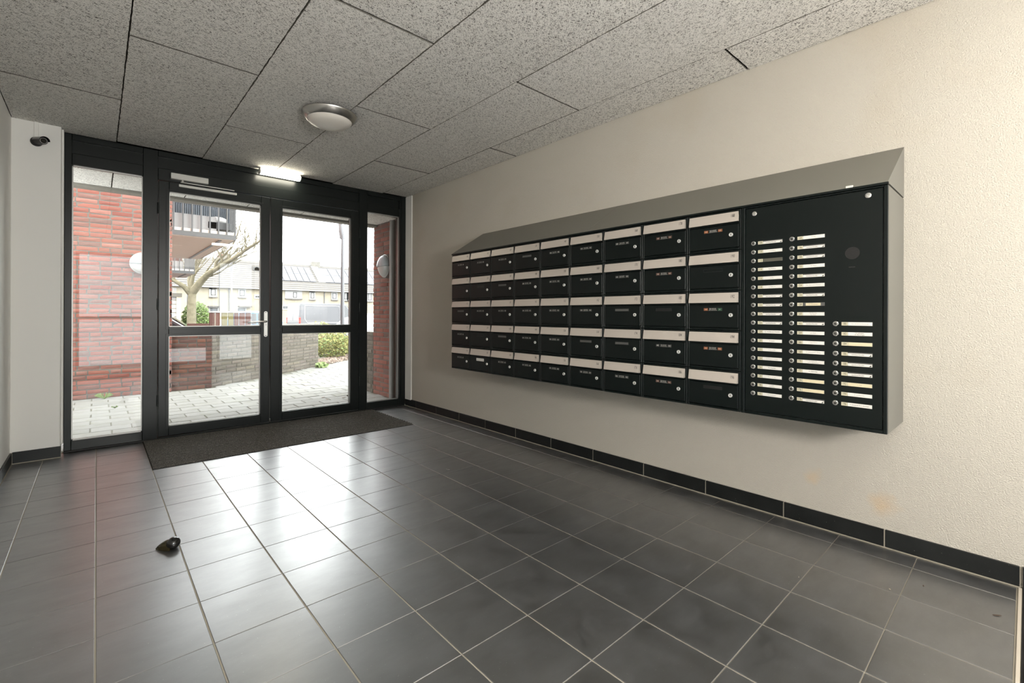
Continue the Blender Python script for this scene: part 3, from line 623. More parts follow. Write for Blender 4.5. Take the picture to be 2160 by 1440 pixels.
for n0, cnt, by, py, z0, dz in cols:
    for k in range(cnt):
        num = n0 + 2 * k; z = z0 - dz * k
        q = place('push_button', btn, ip, (PX, by, z)); c2 = bpy.data.objects.new('button_cap', btc); C.objects.link(c2); c2.parent = q
        pl = place('name_plate', pm, ip, (PX - .0022, py, z)); nm = NAMES[num]
        def sub(n, me):
            t = bpy.data.objects.new(n, me); C.objects.link(t); t.parent = pl
        sub('number_card', ncard); sub('number', text_mb(str(num), .0145, (-.0006, pw / 2 - .0122, 0), sx=.72, off=.0003).mesh('number', MT['ink']))
        sub('name_card', ck if nm is None else cshort if num == 158 else cwt if nm == NH else cc if nm == '' or num == 192 else cw)
        if nm:
            dark = nm == NH or num in (114, 128, 130, 136, 172, 196, 182)
            lines = nm.split('\n'); tb = None
            for li, s in enumerate(lines):
                zz = (-.0018 if nm == NH else 0) + (.0035 - .007 * li if len(lines) > 1 else 0)
                tb = text_mb(s, .0078 if nm == NH else .0068, (-.0006, -.011 + (.006 if nm == NH else 0), zz), sx=.85, mb=tb, off=.0003)
            if nm == NH: tb.add([(-.0009, -pw / 2 + .004, -.006), (-.0009, -pw / 2 + .012, -.006), (-.0009, -pw / 2 + .004, .001)], [(0, 1, 2)])
            sub('writing', tb.mesh('writing', MT['ink'] if dark else MT['inkg']))

# ---- glossy black door stop on the tiles
ds = thing('door_stop', 'small shiny black door stop lying alone on the grey tiles', 'door stop', (.255, 2.735, 0))
mt_ = Matrix.Translation((.255, 2.735, .001)) @ Matrix.Rotation(math.radians(-38), 4, 'Z')
def blob(cx, cy, cz, rx, ry, rz, n=20, m=12, zc=0, pw_=1.0):
    b = MB(); V = []; Fs = []
    for i in range(m + 1):
        ph_ = math.pi * i / m - math.pi / 2
        for k in range(n):
            q = 2 * math.pi * k / n; c_ = math.cos(ph_); V.append((cx + rx * c_ * math.cos(q), cy + ry * c_ * math.sin(q) * (1 + .0 * math.cos(q)), max(zc, cz + rz * math.sin(ph_))))
    for i in range(m):
        for k in range(n): Fs.append((i * n + k, i * n + (k + 1) % n, (i + 1) * n + (k + 1) % n, (i + 1) * n + k))
    b.add(V, Fs); return b
def xf(mb, M_):
    mb.v = [tuple(M_ @ Vector(p)) for p in mb.v]; return mb
w_ = MB(); V = []; n = 16; segs = 9
for i in range(segs):
    t = i / (segs - 1); x = -.052 + .078 * t; hh = .003 + .043 * math.sin(t ** .8 * 1.45); ww = .006 + .024 * math.sin(t ** .7 * 1.5)
    for k in range(n):
        q = math.pi * k / (n - 1); V.append((x, ww * math.cos(q), hh * math.sin(q)))
w_.add(V, [(i * n + k, i * n + (k + 1) % n, (i + 1) * n + (k + 1) % n, (i + 1) * n + k) for i in range(segs - 1) for k in range(n)] + [tuple(range(n))[::-1], tuple(range((segs - 1) * n, segs * n))])
part('wedge', xf(w_, mt_), mat('smoky_gloss', (.05, .04, .018), .07, .4), ds, True)
part('rubber_head', xf(blob(.026, 0, .024, .028, .031, .027), mt_), MT['black'], ds, True)

# ---- little litter on the tiles: chips and a dead leaf
def chip(x, y, l, w__, ang, m, lab, cat):
    b = MB(); ca, sa = math.cos(ang), math.sin(ang)
    P = [(-l / 2, 0), (-l * .15, w__ / 2), (l * .3, w__ * .4), (l / 2, 0), (l * .1, -w__ * .4), (-l * .3, -w__ * .35)]
    b.prism([(x + p * ca - q * sa, y + p * sa + q * ca, .001) for p, q in P], (0, 0, .002)); return solo('leaf' if cat == 'leaf' else 'paint_chip', b, m, lab, cat, (x, y, 0))
def onF(px, py): d = ray(px, py); p = Vector((0, 0, HC)) + d * (-HC / d.z); return p.x, p.y
x, y = onF(2103, 1298); chip(x, y, .028, .004, 2.2, MT['leafb'], 'thin curled dry twig near the pale floor edge', 'leaf')
x, y = onF(1948, 1236); chip(x, y, .012, .004, .3, MT['leafb'], 'tiny tan dried leaf near the skirting tiles', 'leaf')
x, y = onF(945, 990); chip(x, y, .03, .012, 1.9, MT['inkg'], 'small dark leaf scrap in the middle of the floor', 'leaf')
x, y = onF(1685, 1217); chip(x, y, .012, .002, .2, MT['straw'], 'pale curled fibre on the dark tiles', 'debris')
x, y = onF(1877, 1243); chip(x, y, .009, .005, .9, MT['straw'], 'pale plaster crumb near the skirting under the doorbell panel', 'debris')


# ================================================================== rear of the lobby (behind the camera): glazed end wall
rb_ = MB()
for x0, x1, z0, z1 in ((LX, -.30, 0, H), (.95, 1.03, 0, H), (1.90, 1.98, 0, H), (2.72, WX, 0, H), (-.30, .95, 2.30, H), (1.03, 1.90, 2.12, H), (1.98, 2.72, 2.30, H), (-.30, .95, 0, .06), (1.98, 2.72, 0, .06)): rb_.box(x0, x1, YB - .12, YB, z0, z1)
tag(part('wall_rear', rb_, MT['wallw'], kind='structure'), 'white rear wall of the lobby behind the camera')
for n_, x0, x1 in (('window_2', -.30, .95), ('window_3', 1.98, 2.72)):
    rw = thing(n_, 'dark framed tall window in the rear lobby wall', None, (x0, YB, 0), kind='structure')
    for p, q in ((x0, x0 + .05), (x1 - .05, x1)): part('post', MB().box(p, q, YB - .08, YB - .02, .06, 2.30), MT['frame'], rw)
    for z0, z1 in ((.06, .11), (1.0, 1.06), (2.25, 2.30)): part('rail', MB().box(x0 + .05, x1 - .05, YB - .08, YB - .02, z0, z1), MT['frame'], rw)
    part('glass_pane', MB().box(x0 + .03, x1 - .03, YB - .055, YB - .05, .08, 2.27), MT['glassr'], rw)
rd = thing('door_3', 'dark rear door with a low glazed vision panel', None, (1.46, YB, 0), kind='structure')
for p in ((1.03, 1.08, 0, 2.12), (1.78, 1.90, 0, 2.12), (1.08, 1.78, 0, .10), (1.08, 1.78, .38, 2.12)): part('door_leaf', MB().box(p[0], p[1], YB - .09, YB - .04, p[2], p[3]), MT['frame'], rd)
part('glass_pane', MB().box(1.07, 1.79, YB - .07, YB - .065, .09, .39), MT['glassr'], rd)

# added fill light: unseen glowing globe on a cord, brightening the lobby from behind
for gx in (.82,):
    gp = thing('added_fill_globe', 'added unseen glowing globe that brightens the lobby from behind the camera', 'lamp', (gx, -1.15, H), 'added fill lights')
    part('globe', blob(gx, -1.15, 1.35, .17, .17, .17, 24, 16, -9), mat('fill_globe_glow', (.9, .88, .8), .3, emit=((1.0, .95, .88), 86.0)), gp, True)
    part('cord', MB().tube([(gx, -1.15, 1.51), (gx, -1.15, H)], .005, 8), MT['blackm'], gp)

rbl = thing('batten_light', 'lit batten light on the ceiling in the rear of the lobby', 'ceiling light', (2.0, -.55, H))
part('housing', MB().box(1.70, 2.25, -.60, -.50, H - .022, H - .001, .004), MT['white'], rbl)
part('diffuser', MB().box(1.71, 2.24, -.595, -.505, H - .062, H - .022, .012), mat('rear_diffuser', (.9, .9, .85), .4, emit=((1.0, .96, .88), 24.0)), rbl)

# ================================================================== outside: porch
SZ = 2.372
so = part('ceiling_porch', MB().box(-3.0, 2.93, WY + .1, 6.24, SZ + .022, SZ + .35), MT['concrete'], kind='structure'); tag(so, 'porch soffit of wood-wool panels with concrete edge')
pc = [-1.1, -.48, .105, .70, 1.30, 1.90, 2.50, 2.925]
for i in range(len(pc) - 1):
    place('panel', wool_mesh(pc[i + 1] - pc[i] - .004, 6.10 - WY - .1, 90 + i), so, ((pc[i] + pc[i + 1]) / 2, (6.10 + WY + .1) / 2, SZ))
part('edge_beam', MB().box(-3, 2.93, 6.105, 6.24, SZ - .028, SZ + .30, .004), MT['soffitedge'], so)

brickcache = {}
def brick_mesh(k, m):
    key = (k, m)
    if key not in brickcache:
        rn = random.Random(k * 7 + 1); b = MB().box(-.5, .5, -.5, .5, -.5, .5, 0)
        # ragged front face: 3 x 2 grid pushed in and out
        V = []; Fs = []; nx, nz = 5, 3
        for i in range(nx):
            for j in range(nz):
                u, v = i / (nx - 1) - .5, j / (nz - 1) - .5; edge = i in (0, nx - 1) or j in (0, nz - 1)
                V.append((u * (.975 if j in (0, nz - 1) else 1) + rn.uniform(-.006, .006), -.5 - (0 if edge else rn.uniform(.02, .12)) + (rn.uniform(0, .05) if edge else 0), v * rn.uniform(.93, 1.0)))
        for i in range(nx - 1):
            for j in range(nz - 1): Fs.append((i * nz + j, (i + 1) * nz + j, (i + 1) * nz + j + 1, i * nz + j + 1))
        n0 = len(V)
        for (x, z) in ((-.5, -.5), (.5, -.5), (.5, .5), (-.5, .5)): V.append((x, .5, z))
        bl_, br_, tr_, tl_ = 0, (nx - 1) * nz, (nx - 1) * nz + nz - 1, nz - 1
        bot = [i * nz for i in range(nx)]; top = [i * nz + nz - 1 for i in range(nx)]; lf = list(range(nz)); rt = [(nx - 1) * nz + j for j in range(nz)]
        Fs += [tuple(bot[::-1] + [n0, n0 + 1]), tuple(top + [n0 + 2, n0 + 3]), tuple(lf + [n0 + 3, n0]), tuple(rt[::-1] + [n0 + 1, n0 + 2]), (n0, n0 + 3, n0 + 2, n0 + 1)]
        brickcache[key] = MB().add(V, Fs).mesh('brick', MT[m])
    return brickcache[key]
def bricks(parent, p0, dirv, length, zlo, zhi, m, course=.0625, bl_=.21, depth=.05, jt=.011, seed=1, region=None, proud=.004, cap=290):
    """courses of single bricks laid along dirv; the face looks to the right-hand side of dirv reversed"""
    rn = random.Random(seed); d = Vector((dirv[0], dirv[1], 0)).normalized(); ang = math.atan2(d.y, d.x); nrm = Vector((d.y, -d.x, 0)); cnt = 0
    rest = MB(); z = zlo; row = 0
    while z < zhi - .02:
        u = -(row % 2) * (bl_ + jt) / 2 - rn.uniform(0, .03)
        while u < length - .01:
            L_ = bl_ if rn.random() > .18 else bl_ * .5
            a, b_ = max(u, 0), min(u + L_, length)
            if b_ - a > .025:
                hgt = min(course - jt, zhi - z)
                c = Vector(p0) + d * ((a + b_) / 2) - nrm * (depth / 2 - proud); c.z = z + hgt / 2
                pr = rn.uniform(-.003, .003)
                k = rn.randrange(8)
                if cnt < cap and (region is None or region(c)):
                    place('brick', brick_mesh(k, m), parent, c + nrm * pr, (b_ - a, depth, hgt), (rn.uniform(-.02, .02), rn.uniform(-.008, .008), ang)); cnt += 1
                else:
                    M_ = Matrix.Translation(c + nrm * pr) @ Matrix.Rotation(ang, 4, 'Z') @ Matrix.Diagonal((b_ - a, depth, hgt, 1)); rest.x = M_; rest.box(-.5, .5, -.5, .5, -.5, .5); rest.x = None
            u += L_ + jt
        z += course; row += 1
    if rest.v:
        part('far_bricks', rest, MT[m], parent, kind='stuff')

bw = part('wall_outside', MB().box(-4.5, .800, 8.215, 8.5, -.02, 6.0), MT['mortar'], kind='structure'); tag(bw, 'tall rough red brick wall facing the glass front')
bricks(bw, (-.95, 8.215, 0), (1, 0), 1.75, 0.0, 3.05, 'brickr', seed=5, region=lambda c: c.x > -.36 and .0 < c.z < 2.78 and not (.50 < c.x < .66))
bricks(bw, (.800, 8.215, 0), (0, 1), .27, .0, 3.0, 'brickr', seed=6, cap=0)

cr = part('wall_porch', MB().box(2.935, 3.25, WY + .1, 6.22, -.02, 3.2), MT['mortar'], kind='structure'); tag(cr, 'red brick porch wall with bulkhead lamp')
bricks(cr, (2.935, 6.225, 0), (0, -1), 1.0, 0, 2.365, 'brickr', seed=9, cap=290, depth=.04)

lw = part('wall_ramp', MB().box(.80, 1.300, 8.285, 8.50, -.02, .885), MT['mortar'], kind='structure'); tag(lw, 'low weathered brick wall along the entrance path')
bricks(lw, (.80, 8.283, 0), (1, 0), .505, 0, .87, 'brickd', seed=12, cap=120, depth=.04)
P0, P1 = Vector((1.305, 8.273, 0)), Vector((3.563, 10.211, 0)); dv = (P1 - P0); Lr = dv.length; dn = dv.normalized(); nr = Vector((dn.y, -dn.x, 0))
rr_ = part('wall_ramp_path', MB().prism([P0 - nr * .012 - Vector((0, 0, .02)), P1 - nr * .012 - Vector((0, 0, .02)), P1 - nr * .22 - Vector((0, 0, .02)), P0 - nr * .22 - Vector((0, 0, .02))], (0, 0, .905)), MT['mortar'], kind='structure'); tag(rr_, 'low mossy grey brick wall slanting away beside the path')
bricks(rr_, P0 - nr * .010, (dn.x, dn.y), Lr, 0, .875, 'brickg', seed=14, cap=290, depth=.04)
b = MB(); k = 0
P = P0 - dn * .1
while k < 15:
    q0 = P0 + dn * (.2 * k + .004); q1 = P0 + dn * (.2 * k + .196)
    b.prism([q0 + nr * .015 + Vector((0, 0, .886)), q1 + nr * .015 + Vector((0, 0, .886)), q1 - nr * .235 + Vector((0, 0, .886)), q0 - nr * .235 + Vector((0, 0, .886))], (0, 0, .035)); k += 1
part('coping', b, MT['concrete'], rr_)
part('coping', MB().box(.80, 1.33, 8.262, 8.52, .886, .920, .004), MT['concrete'], lw)
l3 = part('wall_kerb', MB().box(2.945, 3.2, 6.245, 6.72, -.02, .86), MT['mortar'], kind='structure'); tag(l3, 'low grey brick wall beyond the porch wall')
bricks(l3, (2.942, 6.72, 0), (0, -1), .47, 0, .87, 'brickg', seed=17, cap=100, depth=.04)

# downpipe
dp = thing('downpipe', 'grey downpipe beside the red porch wall outside the glass', 'downpipe', (2.862, 5.50, 0))
part('pipe', MB().tube([(2.862, 5.52, 0), (2.862, 5.52, 2.34)], .040, 20), MT['pipe'], dp, True)
for z in (.42, 1.30): part('collar', MB().tube([(2.862, 5.52, z), (2.862, 5.52, z + .05)], .0425, 20), MT['pipe'], dp, True)
part('bracket', MB().box(2.86, 2.94, 5.50, 5.54, 1.62, 1.65), MT['alu'], dp)

# bulkhead lamps: round, hooded upper half and opal lower half
def bulkhead(c, ax, ref, lab, r=.150):
    t = thing('bulkhead_lamp', lab, 'wall lamp', c, 'round bulkhead lamps outside')
    part('base', MB().lathe([(r * .96, 0), (r, .008), (r, .045), (r * .95, .052)], c, ax, 40), MT['opalw'], t, True)
    part('diffuser', MB().lathe([(r * .93, .052), (r * .88, .070), (r * .70, .090), (r * .42, .102), (.004, .107)], c, ax, 40), MT['opalw'], t, True)
    h = MB(); A = Vector(ax); a_ = Vector(ref); V = []; Fs = []; n = 20; pr = [(r * 1.01, .040), (r * .97, .066), (r * .90, .082), (r * .72, .100), (r * .44, .112), (.004, .116)]
    for rr, hh in pr:
        for k in range(n + 1):
            q = math.pi * k / n; V.append(Vector(c) + A * hh + (a_ * math.cos(q) + Vector((0, 0, 1)) * math.sin(q)) * rr + Vector((0, 0, -.012)))
    for i in range(len(pr) - 1):
        for k in range(n): Fs.append((i * (n + 1) + k, i * (n + 1) + k + 1, (i + 1) * (n + 1) + k + 1, (i + 1) * (n + 1) + k))
    h.add(V, Fs); hh = part('hood', h, MT['opal'], t, True); md = hh.modifiers.new('s', 'SOLIDIFY'); md.thickness = .004
    part('screw', MB().lathe([(.006, .046), (.006, .054)], Vector(c) + a_ * r * .8 - Vector((0, 0, r * .42)), ax, 10), MT['inkg'], t)
bulkhead((.478, 8.213, 1.812), (0, -1, 0), (1, 0, 0), 'round white bulkhead lamp on the red brick wall seen through the tall sidelight')
bulkhead((2.930, 5.80, 1.772), (-1, 0, 0), (0, 1, 0), 'round grey bulkhead lamp on the porch wall next to the downpipe', .155)

# ---- paving
gd = part('pavement', MB().box(-7, 9, WY + .085, 13.0, -.12, -.006), MT['joint'], kind='structure'); tag(gd, 'pale concrete paver path outside the doors')
pvc = {}
def pmesh(wd, ln, k):
    key = (round(wd, 2), round(ln, 2), k)
    if key not in pvc:
        rn = random.Random(k); b = MB(); c = .005; a, d = wd / 2, ln / 2; j = lambda: rn.uniform(-.0025, .0025)
        b.add([(-a, -d, -.05), (a, -d, -.05), (a, d, -.05), (-a, d, -.05), (-a + j(), -d + j(), -c), (a + j(), -d + j(), -c), (a + j(), d + j(), -c), (-a + j(), d + j(), -c), (-a + c, -d + c, 0), (a - c, -d + c, 0), (a - c, d - c, 0), (-a + c, d - c, 0)],
              [(0, 3, 2, 1), (8, 9, 10, 11)] + [(i, (i + 1) % 4, 4 + (i + 1) % 4, 4 + i) for i in range(4)] + [(4 + i, 4 + (i + 1) % 4, 8 + (i + 1) % 4, 8 + i) for i in range(4)])
        pvc[key] = b.mesh('paver', MT['paver'])
    return pvc[key]
rest = MB(); cnt = 0; rn = random.Random(4); y = WY + .10; row = 0
def blocked(x, y):
    if y > 8.2 and x < 1.31: return True
    v = Vector((x, y, 0)) - P0; return v.dot(nr) < .04 and x > .6 and y > 8.1 and v.dot(dn) < Lr or (x > 2.93 and y < 6.8) 
while y < 12.2:
    x = -1.75 - (row % 2) * .155
    while x < 6.5:
        cx, cy_ = x + .155, y + .105
        ok = not blocked(cx, cy_) and not (cy_ > 10.2 and (cx - 3.563) * .9 < (cy_ - 10.211) * .75)
        if ok:
            vis = cx > -.45 and cx < 3.4 and cy_ < 9.4 and (cx < 2.95)
            z = rn.uniform(-.002, .002)
            if vis and cnt < 295: place('paver', pmesh(.302, .203, rn.randrange(4)), gd, (cx, cy_, z), rot=(rn.uniform(-.006, .006), rn.uniform(-.006, .006), rn.uniform(-.004, .004))); cnt += 1
            else: rest.box(cx - .151, cx + .151, cy_ - .1015, cy_ + .1015, -.05, z, .004)
        x += .31
    y += .21; row += 1
part('far_pavers', rest, MT['paver'], gd, kind='stuff')
gz = part('ground', MB().box(-60, 90, 13.0, 110, -.55, -.40), MT['asphalt'], kind='structure'); tag(gz, 'street and parking area beyond the path')
gl = part('ground_bed', MB().prism([(3.55, 10.25, -.02), (8.5, 13.6, -.02), (8.5, 14.9, -.38), (-6, 14.9, -.38), (-6, 8.6, -.02), (1.2, 8.6, -.02)], (0, 0, -.08)), MT['soil'], kind='structure'); tag(gl, 'planting bed behind the low wall')

# ---- plants
def leaves(n, fn, size, seed, thick=.0):
    rn = random.Random(seed); V = []; Fs = []
    for k in range(n):
        c = Vector(fn(rn)); a = rn.uniform(0, 6.28); t = rn.uniform(-1.1, 1.1); s = size * rn.uniform(.6, 1.3)
        u = Vector((math.cos(a), math.sin(a), math.sin(t) * .7)).normalized(); v = u.orthogonal().normalized() * s * .42; u = u * s; i = len(V)
        V += [c - u * .5, c + v, c + u * .5, c - v]; Fs.append((i, i + 1, i + 2, i + 3))
    return MB().add(V, Fs)
def ell(cx, cy, cz, rx, ry, rz):
    def f(rn):
        while True:
            p = (rn.uniform(-1, 1), rn.uniform(-1, 1), rn.uniform(-1, 1)); d = sum(q * q for q in p)
            if .25 < d < 1: return (cx + p[0] * rx, cy + p[1] * ry, cz + p[2] * rz)
    return f
rn = random.Random(8)
yb = [((4.35, 11.55), .34, 'yellow-green shrub close behind the slanting wall end'), ((5.05, 12.15), .42, 'yellow-green shrub around the foot of the tall lamp post'), ((4.6, 13.15), .45, 'taller yellowish shrub behind the bed of dead leaves'), ((6.25, 12.2), .30, 'low yellowish shrub at the far end of the path bed')]
for (cx, cy_), hh, lab in yb:
    t = thing('shrub', lab, 'shrub', (cx, cy_, 0), 'yellow shrubs beside the path')
    for k, (m, n) in enumerate((('leafy', 1500), ('leafg', 350))):
        part('foliage', leaves(n, ell(cx, cy_, hh + .02, .50, .42, hh), .055, int(cx * 100) + k), MT[m], t)
    b = MB()
    for k in range(9):
        a = rn.uniform(0, 6.28); b.tube([(cx + .05 * math.cos(a), cy_ + .05 * math.sin(a), 0), (cx + .25 * math.cos(a), cy_ + .2 * math.sin(a), hh), (cx + .4 * math.cos(a), cy_ + .34 * math.sin(a), hh * 1.8)], [.008, .006, .003], 5)
    part('stem', b, MT['bark'], t)
def strip(rn):
    t = rn.random(); u = rn.uniform(-.05, .45); p = Vector((3.62, 10.30, 0)).lerp(Vector((5.6, 12.1, 0)), t); return (p.x - .66 * u, p.y + .74 * u, .0 + rn.uniform(0, .07))
solo('fallen_leaves', leaves(2600, strip, .06, 77), MT['leafb'], 'litter of brown and pale dead leaves at the foot of the yellow shrubs', 'leaves', (4.4, 11.2, 0), kind='stuff')
tf = thing('weed_tuft', 'green weed tuft at the far foot of the slanting wall', 'weed', (3.52, 9.90, 0))
part('foliage', leaves(160, ell(3.52, 9.90, .05, .14, .10, .06), .06, 31), MT['leafg'], tf)
for k, (x, y, lab) in enumerate(((.075, 8.06, 'small grass tuft where the paving meets the red brick wall'), (.16, 7.2, 'tiny sprig of grass between pale pavers'), (2.55, 6.15, 'tiny dark leaf clump on pale pavers near the second door'))):
    t = thing('weed_tuft', lab, 'weed', (x, y, 0)); b = MB()
    for q in range(9 if k < 2 else 5):
        a = rn.uniform(0, 6.28); l = .10 if k == 0 else .035
        b.add([(x - .003, y, 0), (x + .003, y, 0), (x + l * .6 * math.cos(a), y + l * .6 * math.sin(a), l * .8), (x + l * math.cos(a), y + l * math.sin(a), l * .5)], [(0, 1, 2), (1, 3, 2)])
    part('blade', b, MT['leafg'] if k < 2 else MT['leafb'], t)
for k, (px, py) in enumerate(((682, 838), (690, 842), (645, 813), (725, 838), (790, 838))):
    x, y = onF(px, py); chip(x, y, .06, .03, .4 + k, MT['leafb'], ['dark dead leaf on the pavers at the second door', 'larger dead leaf lying on the pale pavers', 'long thin twig on the paver path', 'dead leaf on pavers near the door post', 'dead leaf on pavers before the narrow sidelight'][k], 'leaf')

# ---- balconies
def balcony(lab, x1, y0, y1, zb, rail_h=1.05, panels=True, side=.0):
    t = thing('balcony', lab, 'balcony', (x1 - 2, (y0 + y1) / 2, zb))
    part('slab', MB().box(-4, x1, y0, y1, zb, zb + .16, .01), MT['soff'], t)
    part('edge_profile', MB().box(-4, x1 + .03, y0 - .03, y0, zb + .01, zb + .10), MT['rail'], t)
    part('edge_profile', MB().box(x1, x1 + .03, y0, y1, zb + .01, zb + .10), MT['rail'], t)
    part('drip_rail', MB().box(x1 - .25, x1 - .20, y0 + .1, y1 - .1, zb - .012, zb), MT['rail'], t)
    k = 0; x = x1 + .015
    while x > -2.2:
        part('baluster', MB().box(x - .012, x + .012, y0 - .028, y0 - .004, zb + .09, zb + rail_h), MT['rail'], t); x -= .145; k += 1
    y = y0 + .1
    while y < y1:
        part('baluster', MB().box(x1 + .003, x1 + .027, y - .012, y + .012, zb + .18, zb + rail_h), MT['rail'], t); y += .13
    for z in (zb + .62, zb + rail_h - .03): part('handrail', MB().box(-4, x1 + .03, y0 - .03, y0, z, z + (.02 if z < zb + .8 else .045)), MT['rail'], t)
    part('handrail', MB().box(x1, x1 + .03, y0, y1, zb + rail_h - .03, zb + rail_h + .015), MT['rail'], t)
    part('infill_panel', MB().box(-4, x1 - .30, y0 + .05, y0 + .07, zb + .11, zb + .44), MT['panelw'], t)
    return t
b1 = balcony('grey railed balcony of the next block above the handled door', 2.07, 10.75, 15.1, 2.60)
g = MB()
for k in range(30): g.box(1.02 + k * .036, 1.044 + k * .036, 11.3, 11.33, 2.78, 4.3)
g.box(1.0, 2.08, 11.335, 11.36, 2.78, 4.3); part('screen', g, MT['blueg'], b1)
part('planter', MB().box(1.62, 2.02, 10.80, 10.98, 2.80, 2.95, .01), MT['blackm'], b1)
part('cushion', blob(1.82, 10.95, 3.0, .17, .1, .08), MT['opalw'], b1, True)
b2 = balcony('smaller railed balcony further along the same block', 2.60, 20.1, 22.5, 2.55, .95)
part('storage_box', MB().box(1.9, 2.3, 20.5, 20.9, 2.71, 3.3, .02), MT['fenceb'], b2)
bb_ = part('wall_block', MB().box(-4, .78, 8.5, 15.2, -.4, 8).box(-4, .78, 19.8, 26, -.4, 8), MT['brickr'], kind='structure'); tag(bb_, 'brick block carrying the balconies')

# ---- fence of brown boards behind the low wall
fn = thing('board_fence', 'low fence of wide brown and olive boards behind the brick wall', 'fence', tuple(atY(485, 688, 12.5)))
for x0, x1, y0, m in ((441.5, 453, 659, 'fenceb'), (455, 464, 659, 'fenceb'), (467.5, 480, 659, 'fenceo'), (481.5, 492.5, 659, 'fenceo'), (494, 503.5, 659, 'fenceb'), (505, 517, 659, 'fenceb'), (518.5, 529, 659, 'fenceb')):
    a = atY(x0, 659.5, 12.5); c = atY(x1, 659.5, 12.5); part('board', MB().box(a.x, c.x, 12.5, 12.53, .45, a.z, .004), MT[m], fn)
a = atY(395, 672, 12.5); c = atY(441, 672, 12.5); part('board', MB().box(a.x, c.x, 12.5, 12.53, .62, .90, .004), MT['fenceb'], fn)
a = atY(441, 659, 12.5); c = atY(530, 659, 12.5)
for fx in (a.x + .05, (a.x + c.x) / 2, c.x - .1): part('post', MB().box(fx, fx + .07, 12.535, 12.60, -.35, a.z - .02, .004), MT['fenceb'], fn)
part('cap_rail', MB().box(a.x - .02, c.x, 12.48, 12.55, a.z, a.z + .03, .003), MT['housew'], fn)
part('rail', MB().box(a.x - .75, c.x, 12.53, 12.57, .72, .78, .003), MT['fenceb'], fn)

